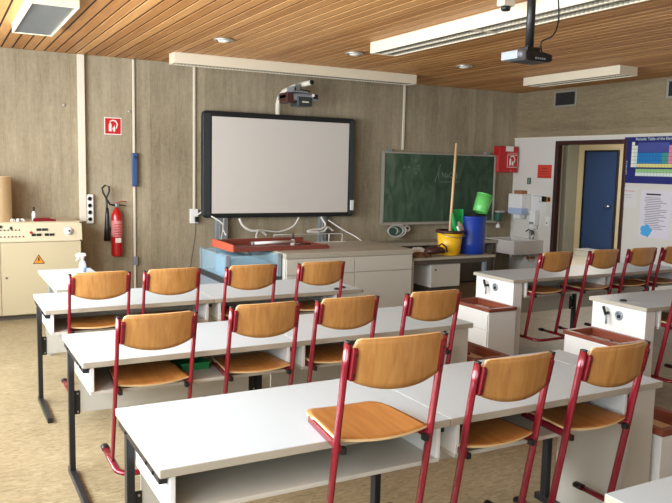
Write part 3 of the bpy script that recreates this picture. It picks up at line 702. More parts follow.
b = B(); b.box(-0.07, 0.07, 0.06, 0.09, 0.30, 0.34, 'black_plastic', 0.003); obj('wall_bracket', b, parent=t)

# ---------------------------------------------------------------- interactive whiteboard
t = thing('interactive_whiteboard', 'big white projection board in a black frame on two grey posts, at the front wall', 'whiteboard', (3.99, 8.85, 0))
def rrect(x0, x1, z0, z1, r, n=5):
    P = []
    for cx, cz, a0 in ((x1-r, z1-r, 0), (x0+r, z1-r, 90), (x0+r, z0+r, 180), (x1-r, z0+r, 270)):
        for k in range(n+1):
            a = math.radians(a0+90*k/n); P.append((cx+r*math.cos(a), cz+r*math.sin(a)))
    return P
b = B(); b.prism(rrect(-1.085, 1.075, 1.028, 2.355, 0.05), 0.0, 0.07, 'y', 'black_frame', 0.006); obj('frame', b, parent=t)
for x0, x1 in ((-1.08, -0.985), (1.0, 1.068)):
    b = B(); b.box(x0, x1, -0.008, 0.001, 1.06, 2.32, 'slate_frame', 0.003); obj('pen_rail', b, parent=t)
b = B(); b.box(-0.966, 0.978, -0.004, 0.001, 1.084, 2.288, 'board_white'); obj('screen', b, parent=t)
b = B(); b.box(1.015, 1.065, -0.03, -0.008, 1.11, 1.25, 'white_plastic', 0.005); obj('sensor_box', b, parent=t)
for x0, x1 in ((-0.90, -0.74), (0.565, 0.68)):
    b = B(); b.box(x0, x1, 0.03, 0.09, 0.02, 1.028, 'grey_metal', 0.004); b.box(x0+0.045, x0+0.058, 0.02, 0.03, 0.05, 1.02, 'alu'); obj('post', b, parent=t)
b = B(); b.box(-0.96, 0.74, 0.0, 0.12, 0, 0.03, 'grey_metal', 0.004); obj('floor_bar', b, parent=t)
t = thing('short_throw_projector', 'small dark projector hanging from a bent white arm above the whiteboard', 'projector', (3.92, 8.88, 2.355))
b = B(); pts = [(0, 0, 0.0), (0.0, 0.0, 0.13), (0.01, -0.03, 0.22), (0.04, -0.10, 0.29), (0.10, -0.25, 0.335), (0.16, -0.42, 0.36), (0.20, -0.56, 0.375)]
b.sweep(pts, 0.032, m='trunking', n=16); am = obj('arm', b, parent=t)
b = B(); b.cyl((0.2, -0.555, 0.375), (0.205, -0.575, 0.376), 0.030, 0.030, 'black_plastic', 16); obj('arm_end', b, parent=am)
b = B(); b.box(-0.03, 0.18, -0.52, -0.3, 0.245, 0.265, 'grey_metal', 0.003); b.box(0.05, 0.10, -0.44, -0.40, 0.265, 0.36, 'grey_metal'); b.box(-0.02, 0.0, -0.5, -0.32, 0.26, 0.32, 'grey_metal'); b.sweep([(0.0, -0.42, 0.31), (0.24, -0.45, 0.275)], 0.007, m='black_plastic', n=8); obj('bracket', b, parent=t)
b = B(); b.box(-0.14, 0.30, -0.58, -0.30, 0.14, 0.235, 'grey_metal', 0.03, 4); b.box(-0.14, -0.05, -0.59, -0.35, 0.11, 0.235, 'brown_dark', 0.01); b.box(0.0, 0.20, -0.60, -0.38, 0.075, 0.19, 'slate_frame', 0.015, 3); b.box(0.06, 0.15, -0.603, -0.599, 0.12, 0.135, 'trunking'); b.box(0.22, 0.29, -0.585, -0.5, 0.17, 0.23, 'black_plastic', 0.01); pj = obj('projector_body', b, parent=t)
b = B(); b.cyl((0.215, -0.585, 0.215), (0.215, -0.598, 0.215), 0.018, m='white_plastic', n=14); obj('lens', b, parent=pj)
# power box left of the whiteboard, and the loose cables
t = thing('wall_socket', 'white socket box on the wall at the lower left of the whiteboard', 'socket', (2.833, YF-0.045, 1.045))
b = B(); b.box(-0.05, 0.05, 0, 0.045, -0.09, 0.09, 'white_plastic', 0.005); obj('housing', b, parent=t)
b = B(); b.box(0.0, 0.045, -0.04, -0.001, -0.07, -0.005, 'black_plastic', 0.004); obj('plug', b, parent=t)
def cable(label, pts, r=0.009, m='cable_white', grp=None):
    # smooth the points
    P = [Vector(p) for p in pts]; out = []
    for i in range(len(P)-1):
        p0, p1, p2, p3 = P[max(i-1, 0)], P[i], P[i+1], P[min(i+2, len(P)-1)]
        for k in range(6):
            u = k/6; out.append(0.5*((2*p1)+(-p0+p2)*u+(2*p0-5*p1+4*p2-p3)*u*u+(-p0+3*p1-3*p2+p3)*u**3))
    out.append(P[-1])
    b = B(); b.sweep(out, r, m=m, n=8); return tag(obj('cable', b), label, 'cable', grp)
cable('white cable looping down from the wall socket to the blue glass cabinet', [(2.86, 8.93, 1.06), (2.93, 8.90, 1.10), (3.02, 8.86, 1.05), (3.07, 8.6, 0.98), (2.98, 8.3, 0.93), (2.90, 8.0, 0.898)], 0.010)
cable('dark cable hanging from the wall socket down to the floor', [(2.84, 8.92, 1.01), (2.82, 8.88, 0.8), (2.76, 8.88, 0.4), (2.74, 8.88, 0.012)], 0.006, 'cable_dark')
cable('thick white cable bundle drooping below the left half of the whiteboard', [(3.38, 8.82, 1.02), (3.42, 8.80, 0.93), (3.52, 8.78, 0.865), (3.66, 8.78, 0.855), (3.74, 8.78, 0.80)], 0.017)
cable('white cable rising in a curve from the red tray to the whiteboard', [(3.52, 8.6, 0.79), (3.62, 8.72, 0.87), (3.9, 8.78, 0.84), (4.12, 8.80, 0.90), (4.22, 8.82, 1.02)], 0.012)
cable('thin white cable hanging down at the left whiteboard leg', [(3.18, 8.84, 1.02), (3.16, 8.80, 0.9), (3.10, 8.7, 0.8), (3.05, 8.6, 0.70)], 0.007)
cable('white cable bunched at the right leg of the whiteboard', [(4.56, 8.84, 1.02), (4.60, 8.78, 0.92), (4.52, 8.74, 0.87), (4.36, 8.72, 0.86), (4.30, 8.70, 0.84), (4.52, 8.70, 0.835), (4.60, 8.72, 0.89), (4.70, 8.74, 0.84)], 0.014)
cable('thin white cable slanting down from the right whiteboard leg', [(4.66, 8.82, 0.98), (4.78, 8.6, 0.86), (4.86, 8.3, 0.76), (4.88, 8.0, 0.60)], 0.008)
t = thing('bench_rail', 'thin white wire rail standing behind the red tray under the whiteboard', 'rail', (3.4, 7.766, 0.803))
b = B(); b.sweep([(0, 0, 0.0), (0, 0, 0.10), (0.9, 0.0, 0.10), (0.9, 0, 0.0)], 0.006, m='cable_white', n=8); b.sweep([(0.72, 0, 0.10), (0.72, 0, 0)], 0.006, m='cable_white', n=8)
b.box(-0.02, 0.94, -0.012, 0.012, -0.002, 0.004, 'cable_white'); obj('wire', b, parent=t)

# ---------------------------------------------------------------- demonstration bench
t = thing('demonstration_bench', 'long beige teacher bench with grey worktop below the whiteboard', 'bench', (3.93, 7.3, 0))
b = B(); b.box(-0.80, 0.77, -0.45, 0.48, 0, 0.745, 'cream_panel', 0.002); obj('bench_body', b, parent=t)
b = B(); b.box(-0.80, 0.775, -0.47, 0.50, 0.7455, 0.80, 'grey_edge', 0.004); obj('worktop', b, parent=t)
for x0, x1 in ((-0.79, 0.015), (0.022, 0.765)):
    b = B(); b.box(x0, x1, -0.468, -0.451, 0.575, 0.74, 'cream_panel', 0.003); obj('drawer_front', b, parent=t)
    b = B(); b.box(x0, x1, -0.468, -0.451, 0.02, 0.568, 'cream_panel', 0.003); d = obj('door', b, parent=t)
    b = B(); b.cyl((x0+0.09, -0.468, 0.36), (x0+0.09, -0.476, 0.36), 0.014, m='plinth', n=14); obj('lock', b, parent=d)
t = thing('glass_display_cabinet', 'low blue-grey cabinet with light blue glass box, left of the beige bench', 'cabinet', (2.84, 7.33, 0))
b = B(); b.box(-0.32, 0.28, -0.40, 0.42, 0, 0.50, 'blue_grey', 0.004); b.box(-0.33, 0.285, -0.42, 0.44, 0.50, 0.56, 'slate_frame', 0.004); obj('base_unit', b, parent=t)
for x in (-0.31, 0.255):
    for y in (-0.40, 0.40):
        b = B(); b.box(x-0.02, x+0.02, y-0.02, y+0.02, 0.56, 0.795, 'blue_grey', 0.003); obj('corner_post', b, parent=t)
b = B()
for q in ((-0.288, 0.233, -0.402, -0.398), (-0.288, 0.233, 0.398, 0.402)): b.box(*q, 0.562, 0.785, 'glass_blue')
for x in (-0.312, 0.255): b.box(x-0.002, x+0.002, -0.378, 0.378, 0.562, 0.785, 'glass_blue')
obj('glass_pane', b, parent=t)
b = B(); b.prism([(-0.26, 0.561), (-0.26, 0.74), (-0.20, 0.77), (0.0, 0.765), (0.12, 0.73), (0.19, 0.68), (0.21, 0.60), (0.21, 0.561)], -0.33, 0.10, 'y', 'sheet_blue', 0.01); obj('plastic_cover', b, parent=t)
t = thing('wooden_tray', 'flat brick-red wooden tray lying across the glass cabinet and the bench', 'tray', (3.22, 7.42, 0.8005), 0.02)
b = B(); b.box(-0.55, 0.55, -0.27, 0.30, 0, 0.014, 'red_wood'); obj('tray_bottom', b, parent=t)
b = B()
b.box(-0.55, 0.55, -0.29, -0.27, 0, 0.05, 'red_wood', 0.003); b.box(-0.55, 0.55, 0.30, 0.32, 0, 0.075, 'red_wood', 0.003); b.prism([(-0.29, 0), (0.32, 0), (0.32, 0.085), (-0.29, 0.075)], -0.57, -0.55, 'x', 'red_wood_lit', 0.002); b.box(0.55, 0.57, -0.29, 0.32, 0, 0.035, 'red_wood', 0.003); obj('tray_rim', b, parent=t)  # left end painted a lighter red, as if lit from the windows
b = B(); b.cyl((2.98, 7.35, 0.862), (3.48, 7.42, 0.862), 0.016, m='white_plastic', n=14); b.cyl((2.96, 7.347, 0.862), (2.98, 7.35, 0.862), 0.019, m='grey_metal', n=14); tag(obj('glass_tube', b), 'long white tube lying in the red tray', 'tube')
b = B(); b.sweep([(3.42, 7.25, 0.846), (3.5, 7.22, 0.858), (3.60, 7.22, 0.846)], 0.014, m='brown_dark', n=10); b.box(3.40, 3.62, 7.18, 7.27, 0.815, 0.836, 'poster_navy', 0.004); tag(obj('pencil_case', b), 'dark blue and brown pencil case in the right end of the red tray', 'case')
t = thing('dropper_bottle', 'little white bottle with tall dark cap on the right end of the red tray', 'bottle', (3.50, 7.46, 0.815))
b = B(); b.lathe([(0.026, 0), (0.027, 0.035), (0.018, 0.06), (0.012, 0.07)], m='white_plastic', n=18); obj('bottle_body', b, parent=t)
b = B(); b.lathe([(0.014, 0.068), (0.013, 0.10), (0.007, 0.14)], m='brown_dark', n=16); obj('cap', b, parent=t)

# ---------------------------------------------------------------- chalkboard
t = thing('chalkboard', 'green chalkboard in a pale metal frame on the front wall', 'chalkboard', (6.61, 8.94, 1.41))
b = B(); b.box(-1.0, 1.0, 0.0, 0.02, -0.49, 0.50, 'chalkboard_green'); obj('board_surface', b, parent=t)
b = B()
for q in ((-1.03, 1.03, 0.50, 0.525), (-1.03, 1.03, -0.515, -0.485), (-1.03, -1.0, -0.485, 0.50), (1.0, 1.03, -0.485, 0.50)): b.box(q[0], q[1], -0.012, 0.04, q[2], q[3], 'alu', 0.003)
obj('frame', b, parent=t)
b = B(); b.box(-1.03, 1.03, -0.075, -0.012, -0.52, -0.505, 'alu', 0.003); b.box(-1.03, 1.03, -0.08, -0.072, -0.52, -0.49, 'alu', 0.002); obj('chalk_ledge', b, parent=t)
b = B(); b.box(-0.96, -0.88, 0.0, 0.06, 0.525, 0.56, 'grey_metal'); b.box(0.82, 0.9, 0.0, 0.06, 0.525, 0.56, 'grey_metal'); obj('wall_hanger', b, parent=t)
for txt, x, z, s_ in (('M', -0.46, 0.40, 0.07), ('n =', -0.62, 0.31, 0.09), ('m', -0.42, 0.335, 0.07), ('V', -0.46, 0.22, 0.09), ('( NaCl )', 0.12, 0.20, 0.11)):
    lettering('chalk_writing', txt, s_, 'chalk', t, (x, -0.001, z), (PI/2, 0, 0))
b = B(); b.box(-0.52, -0.38, -0.0015, 0.0, 0.283, 0.289, 'chalk'); b.prism([(-0.12, 0.10), (-0.02, 0.36), (-0.012, 0.36), (-0.112, 0.10)], -0.0015, 0.0, 'y', 'chalk'); b.prism([(-0.02, 0.095), (0.34, 0.105), (0.34, 0.112), (-0.02, 0.102)], -0.0015, 0.0, 'y', 'chalk'); obj('chalk_line', b, parent=t)
# sponge holders at the ends of the ledge
t = thing('hanging_cloth', 'green and white net cloth hanging below the left end of the chalkboard', 'cloth', (5.74, 8.90, 0.775))
b = B()
for k in range(5):
    r_ = 0.05+0.018*k; b.sweep([((0.02*k-0.02)+r_*1.25*math.cos(a), -0.02-0.008*k, 0.03+r_*0.75*math.sin(a)) for a in [2*PI*j/20 for j in range(20)]], 0.010, m=('green_plastic', 'light_cloth', 'dark_green', 'light_cloth', 'light_cloth')[k], n=8, closed=True)
obj('net', b, parent=t)
b = B(); b.lathe([(0.05, -0.03), (0.075, 0.0), (0.05, 0.03)], (0.0, -0.01, 0.02), 'dark_green', 18, M=Matrix.Rotation(PI/2, 4, 'X')); obj('sponge', b, parent=t)
t = thing('tape_roll', 'white roll hanging beside the green net cloth under the chalkboard', 'roll', (5.99, 8.90, 0.825))
b = B(); b.lathe([(0.05, -0.03), (0.05, 0.03)], (0, 0, 0), 'light_cloth', 24, M=Matrix.Rotation(PI/2-0.4, 4, 'X')); obj('roll_body', b, parent=t)
b = B(); b.cyl((0, -0.030, 0.012), (0, -0.036, 0.0145), 0.02, m='plinth', n=16); obj('roll_core', b, parent=t)
t = thing('sponge_holder', 'dark green sponge holder hanging at the lower right corner of the chalkboard', 'holder', (7.71, 8.90, 0.95))
b = B(); b.box(-0.05, 0.05, -0.05, 0.06, -0.03, 0.10, 'dark_green', 0.02, 3); b.box(-0.03, 0.08, -0.055, 0.06, 0.10, 0.125, 'light_cloth', 0.006); obj('holder_shell', b, parent=t)
b = B(); b.lathe([(0.03, 0), (0.035, 0.02), (0.02, 0.06)], (0, 0, -0.14), 'white_plastic', 18); b.cyl((0, 0, -0.09), (0, 0, -0.05), 0.01, m='white_plastic', n=10); obj('tap_head', b, parent=t)

# fire hose cabinet
t = thing('fire_hose_box', 'red steel hose box with white emblem on the front wall beside the corner', 'box', (7.825, YF-0.01, 1.872))
b = B(); b.box(-0.182, 0.19, -0.12, 0.01, -0.20, 0.205, 'ext_red', 0.008); obj('housing', b, parent=t)
b = B(); b.box(-0.172, 0.18, -0.128, -0.1205, -0.19, 0.19, 'sign_red', 0.004); dr = obj('door', b, parent=t)
b = B(); b.box(-0.06, 0.09, -0.132, -0.1285, 0.125, 0.205, 'sign_white'); obj('name_plate', b, parent=t)
b = B(); b.box(-0.025, 0.185, -0.1305, -0.1285, -0.12, 0.075, 'sign_white'); b.box(-0.017, 0.177, -0.132, -0.130, -0.112, 0.067, 'sign_red'); b.box(-0.01, 0.18, -0.1305, -0.1285, 0.09, 0.105, 'label_pink'); hose_pictogram(b, 0.08, -0.02, 0.19, -0.1345, -0.1315); obj('emblem', b, parent=t)
b = B(); b.cyl((0.05, -0.128, -0.17), (0.05, -0.136, -0.17), 0.012, m='label_pink', n=12); obj('lock', b, parent=t)

# ---------------------------------------------------------------- bench with the cleaning things
t = thing('work_table', 'low grey-edged table right of the beige bench, buckets standing on it', 'table', (5.345, 7.13, 0))
b = B(); b.box(-0.605, 0.60, -0.25, 0.45, 0.655, 0.683, 'grey_edge', 0.003); obj('table_top', b, parent=t)
b = B(); b.box(-0.58, 0.50, -0.22, 0.42, 0.60, 0.654, 'plinth'); obj('apron', b, parent=t)
b = B(); b.box(-0.605, -0.585, -0.24, 0.44, 0, 0.654, 'cream_panel'); obj('side_panel', b, parent=t)
for x in (0.47,):
    for y in (-0.2, 0.40):
        b = B(); b.box(x-0.022, x+0.022, y-0.02, y+0.02, 0, 0.60, 'blue_grey', 0.003); obj('leg', b, parent=t)
t = thing('base_cupboard', 'small white cupboard on a dark plinth standing under the low table', 'cupboard', (5.25, 7.13, 0))
b = B(); b.box(-0.21, 0.21, -0.18, 0.42, 0.32, 0.598, 'white_panel', 0.003); obj('cupboard_body', b, parent=t)
b = B(); b.box(-0.205, 0.205, -0.198, -0.181, 0.325, 0.593, 'cream_panel', 0.003); d = obj('door', b, parent=t)
b = B(); b.cyl((-0.155, -0.198, 0.53), (-0.155, -0.206, 0.53), 0.011, m='plinth', n=12); obj('lock', b, parent=d)
b = B(); b.box(-0.20, 0.20, -0.12, 0.40, 0, 0.319, 'plinth'); obj('plinth', b, parent=t)
# shelf-like counter along the wall
t = thing('wall_counter', 'narrow grey counter along the front wall under the chalkboard', 'counter', (6.55, 8.80, 0))
b = B(); b.box(-1.6, 0.90, -0.2, 0.195, 0.61, 0.655, 'grey_edge', 0.003); obj('worktop', b, parent=t)
for x in (-1.5, -0.3, 0.84):
    b = B(); b.box(x-0.02, x+0.02, -0.18, 0.18, 0, 0.61, 'plinth'); obj('support', b, parent=t)
b = B(); b.box(-1.48, 0.82, -0.05, -0.03, 0.02, 0.60, 'plinth'); obj('shade_panel', b, parent=t)  # dark sheet standing in for the shaded concrete below the counter
# yellow bucket
t = thing('yellow_bucket', 'yellow bucket with dark rim holding the broom on the low table', 'bucket', (5.395, 7.08, 0.6835))
b = B(); b.lathe([(0.115, 0), (0.125, 0.004), (0.155, 0.27), (0.150, 0.27), (0.12, 0.01), (0.001, 0.01)], m='yellow_plastic', n=36, cap=False); obj('bucket_wall', b, parent=t)
b = B(); b.lathe([(0.150, 0.262), (0.170, 0.264), (0.174, 0.285), (0.166, 0.297), (0.150, 0.290)], m='brown_dark', n=36, cap=False); obj('rim', b, parent=t)
b = B(); b.sweep([(-0.16, -0.0, 0.275), (-0.13, -0.13, 0.235), (0, -0.185, 0.215), (0.13, -0.13, 0.235), (0.16, 0, 0.275)], 0.005, m='steel', n=8); obj('handle', b, parent=t)
t = thing('broom', 'wooden broom handle standing in the yellow bucket and leaning to the chalkboard', 'broom', (5.385, 7.08, 0.72))
b = B(); b.sweep([(-0.025, -0.03, 0.02), (0.02, 0.0, 0.55), (0.076, 0.03, 1.29)], 0.0155, m='broom_wood', n=14); obj('handle', b, parent=t)
b = B(); b.box(-0.08, 0.035, -0.06, 0.0, -0.01, 0.03, 'brown_dark', 0.008); obj('brush_head', b, parent=t)
t = thing('dustpan', 'green dustpan standing upright in the yellow bucket', 'dustpan', (5.46, 7.13, 0.90))
b = B(); b.box(-0.03, 0.13, 0.0, 0.012, 0.06, 0.325, 'green_plastic', 0.004); b.box(-0.03, -0.018, -0.05, 0.0, 0.06, 0.325, 'green_plastic', 0.003); b.box(0.118, 0.13, -0.05, 0.0, 0.06, 0.325, 'green_plastic', 0.003); obj('pan', b, parent=t)
b = B(); b.sweep([(0.05, 0.006, 0.08), (0.03, 0.0, -0.06)], 0.013, m='green_plastic', n=10); obj('handle', b, parent=t)
t = thing('hand_brush', 'bright green hand brush leaning in the yellow bucket beside the broom handle', 'brush', (5.43, 7.02, 0.90))
b = B(); b.sweep([(-0.05, 0, 0.28), (-0.02, -0.01, 0.14), (0.02, -0.01, 0.06), (0.07, 0, 0.03)], (lambda q: 0.012+0.024*math.sin(PI*min(1, q*1.1+0.05))), (lambda q: 0.012), 'green_plastic', 12, ref=(1, 0, 0)); obj('brush_back', b, parent=t)
b = B(); b.sweep([(0.005, -0.022, 0.13), (0.05, -0.022, 0.055)], 0.016, m='sign_white', n=10); obj('bristles', b, parent=t)
t = thing('cleaning_rag', 'pinkish rag hanging out of the yellow bucket beside the green brush', 'rag', (5.52, 7.05, 0.90))
b = B(); b.sweep([(-0.03, 0, 0.18), (0.0, -0.01, 0.12), (0.03, -0.01, 0.06), (0.035, 0, -0.0)], (lambda q: 0.012+0.026*math.sin(PI*min(1, q+0.02))), (lambda q: 0.01+0.01*q), 'pink_cloth', 12, ref=(1, 0, 0)); tag(obj('rag_cloth', b, parent=t), '', '') if False else obj('rag_cloth', b, parent=t)
# blue barrel
t = thing('blue_barrel', 'tall dark blue plastic barrel right of the yellow bucket', 'barrel', (5.755, 7.12, 0.6835))
b = B(); b.lathe([(0.150, 0), (0.162, 0.01), (0.164, 0.10), (0.168, 0.115), (0.166, 0.13), (0.168, 0.40), (0.175, 0.44), (0.178, 0.452), (0.172, 0.462), (0.162, 0.455), (0.155, 0.02), (0.001, 0.02)], m='blue_barrel', n=40, cap=False); obj('barrel_wall', b, parent=t)
b = B(); b.box(-0.05, 0.14, -0.11, 0.10, 0.40, 0.485, 'black_plastic', 0.02); obj('inner_liner', b, parent=t)
t = thing('measuring_jug', 'light green translucent beaker lying tilted on top of the blue barrel', 'jug', (5.835, 7.08, 1.185), 0)
Mj = Matrix.Rotation(math.radians(19), 4, 'Y')
b = B(); b.lathe([(0.082, 0), (0.09, 0.01), (0.102, 0.225), (0.096, 0.225), (0.084, 0.015), (0.001, 0.015)], m='light_green', n=32, M=Mj, cap=False); obj('jug_wall', b, parent=t)
b = B(); b.lathe([(0.098, 0.215), (0.106, 0.222), (0.098, 0.23)], m='light_green', n=32, M=Mj, cap=False); obj('rim', b, parent=t)
# bag and cloth
t = thing('leather_bag', 'dark brown bag slumped against the yellow bucket', 'bag', (5.14, 7.0, 0.6835), -0.2)
b = B(); b.sweep([(-0.14, 0, 0.045), (-0.08, -0.01, 0.06), (-0.01, 0, 0.075), (0.06, 0, 0.07), (0.11, 0, 0.05)], (lambda q: 0.02+0.052*math.sin(PI*min(1, q*0.9+0.08))), (lambda q: 0.02+0.03*math.sin(PI*min(1, q*0.9+0.08))), 'brown_dark', 16, ref=(0, 1, 0)); obj('bag_body', b, parent=t)
b = B(); b.sweep([(0.0, -0.04, 0.06), (0.0, -0.05, 0.12), (0.05, -0.05, 0.15), (0.11, -0.05, 0.11), (0.13, -0.04, 0.05)], 0.014, 0.010, 'brown_dark', 10, ref=(0, 1, 0)); obj('strap', b, parent=t)
def lump(b, cx, cy, rx, ry, h, m, seed):
    rnd = random.Random(seed); nu, nv = 24, 8; ph = [rnd.random()*6 for _ in range(4)]
    def fn(u, v):
        a = 2*PI*u; r = v; rr = 1+0.18*math.sin(3*a+ph[0])+0.1*math.sin(5*a+ph[1])
        z = h*(1-r**2)**0.8*(0.8+0.2*math.sin(4*a+ph[2])*r+0.15*math.sin(9*r+ph[3])) if r < 1 else 0
        return (cx+rx*r*rr*math.cos(a), cy+ry*r*rr*math.sin(a), 0.004+max(0, z)), Vector((0, 0, 1))
    b.slab(fn, nu, nv, 0.006, m, m)
b = B(); lump(b, 0, 0, 0.13, 0.10, 0.06, 'brown_cloth', 3); tag(obj('folded_cloth', b, loc=(4.90, 6.98, 0.6835)), 'crumpled brown cloth at the left end of the low table', 'cloth')
b = B(); lump(b, 0, 0, 0.19, 0.10, 0.085, 'light_cloth', 5); tag(obj('folded_cloth', b, loc=(5.02, 7.22, 0.6835)), 'crumpled pale grey cloth lying behind the brown bag', 'cloth')

# ---------------------------------------------------------------- sink corner on the right wall
t = thing('wash_basin', 'grey-white wash basin on the right wall near the corner', 'sink', (7.76, 8.62, 0.0))
b = B(); x0, x1, y0, y1, z0, z1 = -0.28, 0.30, -0.36, 0.30, 0.46, 0.665; tk = 0.03
b.box(x0, x1, y0, y1, z0, z0+0.03, 'ceramic', 0.006); b.box(x0, x1, y0, y0+tk, z0+0.03, z1, 'ceramic', 0.004); b.box(x0, x1, y1-tk, y1, z0+0.03, z1, 'ceramic', 0.004); b.box(x0, x0+tk, y0+tk, y1-tk, z0+0.03, z1, 'ceramic', 0.004); b.box(x1-0.08, x1, y0+tk, y1-tk, z0+0.03, z1, 'ceramic', 0.004)
obj('basin', b, parent=t)
b = B(); b.cyl((0.22, -0.22, 0.665), (0.22, -0.22, 0.76), 0.012, m='steel', n=14); b.cyl((0.22, -0.15, 0.665), (0.22, -0.15, 0.76), 0.012, m='steel', n=14); b.sweep([(0.22, -0.185, 0.73), (0.22, -0.185, 0.80), (0.16, -0.185, 0.82), (0.10, -0.185, 0.79)], 0.010, m='slate_frame', n=12)
b.sweep([(0.22, -0.225, 0.76), (0.19, -0.24, 0.80)], 0.009, m='slate_frame', n=10); b.sweep([(0.22, -0.145, 0.76), (0.25, -0.12, 0.80)], 0.009, m='slate_frame', n=10); obj('tap', b, parent=t)
b = B(); b.sweep([(0.05, 0.05, 0.46), (0.05, 0.05, 0.36), (0.12, 0.05, 0.33), (0.20, 0.05, 0.36), (0.24, 0.05, 0.40), (0.30, 0.05, 0.40)], 0.02, m='steel', n=12); obj('drain_pipe', b, parent=t)
b = B(); b.sweep([(-0.26, 0.05, 0.46), (-0.28, 0.06, 0.35), (-0.30, 0.07, 0.1)], 0.008, m='cable_white', n=8); obj('supply_hose', b, parent=t)
t = thing('water_valve', 'copper and brass valve under the wash basin', 'valve', (7.98, 8.44, 0.36))
b = B(); b.cyl((0.08, 0, 0.02), (-0.02, 0, 0.02), 0.02, m='card_brown', n=14); b.cyl((-0.02, 0, -0.04), (-0.02, 0, 0.11), 0.016, m='basin_cream', n=14); obj('valve_body', b, parent=t)
b = B(); b.lathe([(0.03, 0), (0.03, 0.02)], (-0.06, 0, 0.02), 'card_brown', 12, M=Matrix.Rotation(PI/2, 4, 'Y')); obj('hand_wheel', b, parent=t)
t = thing('towel_dispenser', 'white paper towel dispenser with pale blue window beside the corner', 'dispenser', (8.06, 8.72, 1.14))
b = B(); b.prism([(-0.16, 0.0), (0.155, 0.0), (0.155, 0.22), (0.12, 0.24), (-0.13, 0.24), (-0.16, 0.22)], -0.16, -0.0005, 'x', 'white_plastic', 0.010) if False else b.box(-0.20, -0.0005, -0.15, 0.15, -0.10, 0.21, 'white_plastic', 0.02, 3); obj('cover', b, parent=t)
b = B(); b.box(-0.204, -0.0405, -0.153, 0.135, -0.105, -0.002, 'pale_blue_plastic', 0.014, 2); obj('window', b, parent=t)
b = B(); b.prism([(-0.17, -0.10), (-0.04, -0.10), (-0.06, -0.17), (-0.15, -0.17)], -0.09, 0.06, 'y', 'white_plastic', 0.006); obj('outlet', b, parent=t)
b = B(); b.box(7.95, 8.0595, 8.66, 8.84, 1.3505, 1.40, 'card_brown', 0.003); tag(obj('cardboard_box', b), 'small brown box lying on the towel dispenser', 'box')
t = thing('soap_dispenser', 'narrow white soap dispenser right of the towel dispenser', 'dispenser', (8.06, 8.43, 0.92))
b = B(); b.box(-0.10, -0.0005, -0.06, 0.06, -0.04, 0.19, 'white_plastic', 0.015, 3); obj('housing', b, parent=t)
b = B(); b.box(-0.104, -0.098, -0.045, 0.045, -0.02, 0.015, 'grey_metal', 0.002); obj('level_window', b, parent=t)
b = B(); b.prism([(-0.10, -0.04), (-0.02, -0.04), (-0.03, -0.10), (-0.09, -0.09)], -0.05, 0.05, 'y', 'white_plastic', 0.004); obj('push_lever', b, parent=t)
def wall_paper(name, label, cat, y0, y1, z0, z1, m, d=0.003):
    # origin at the lower far corner; local x runs to the viewer's right along the wall (world -y)
    t = thing(name, label, cat, (XR-0.04-0.0006, y0*0.993, z0)); b = B(); b.box(-d, 0, y1-y0, 0, 0, z1-z0, m); obj('sheet', b, parent=t); return t
def bar(b, t0, u0, u1, v0, v1, m, d=0.0035, e=0.0005): b.box(-d-e, -d+0.0003, -u1, -u0, v0, v1, m)
t = wall_paper('red_notice', 'red-orange paper notice on the white panel left of the doorway', 'notice', 8.52, 8.23, 1.60, 1.80, 'paper_red')
b = B(); bar(b, t, 0.10, 0.20, 0.135, 0.150, 'paper_red_dark'); bar(b, t, 0.05, 0.23, 0.095, 0.106, 'paper_red_dark'); bar(b, t, 0.04, 0.25, 0.065, 0.074, 'paper_red_dark'); bar(b, t, 0.02, 0.27, 0.018, 0.026, 'paper_red_dark'); obj('printed_text', b, parent=t)
t = wall_paper('green_sticker', 'small dark green rescue sticker on the white panel above the towel dispenser', 'sticker', 8.735, 8.655, 1.50, 1.60, 'dark_green')
b = B(); bar(b, t, 0.034, 0.042, 0.01, 0.09, 'sign_white'); obj('white_stripe', b, parent=t)
t = wall_paper('paper_sheet', 'blank-looking white sheet pinned between towel dispenser and orange sticker', 'paper', 8.61, 8.30, 1.09, 1.35, 'paper')
b = B(); [bar(b, t, 0.03, 0.25, 0.2-0.04*k, 0.203-0.04*k, 'ink') for k in range(0)]; bar(b, t, 0.02, 0.28, 0.235, 0.24, 'ink'); bar(b, t, 0.15, 0.2, 0.15, 0.155, 'ink'); obj('printed_text', b, parent=t)
t = wall_paper('hazard_sticker', 'small orange and black arrow sticker left of the doorway', 'sticker', 8.40, 8.22, 1.245, 1.325, 'orange_warning')
b = B(); b.prism([(-0.02, 0.04), (-0.09, 0.075), (-0.09, 0.005)], -0.0042, -0.0027, 'x', 'ink_black'); bar(b, t, 0.12, 0.175, 0.015, 0.068, 'ink_black'); obj('arrow', b, parent=t)
t = thing('light_switch', 'white double light switch on the panel left of the doorway', 'switch', (8.06, 8.20, 0.96))
b = B(); b.box(-0.012, -0.0005, -0.04, 0.04, -0.07, 0.07, 'white_plastic', 0.003); obj('plate', b, parent=t)
b = B(); b.box(-0.018, -0.012, -0.028, 0.028, 0.01, 0.06, 'white_plastic', 0.002); b.box(-0.014, -0.011, -0.012, 0.012, -0.04, -0.015, 'plinth'); obj('rocker', b, parent=t)

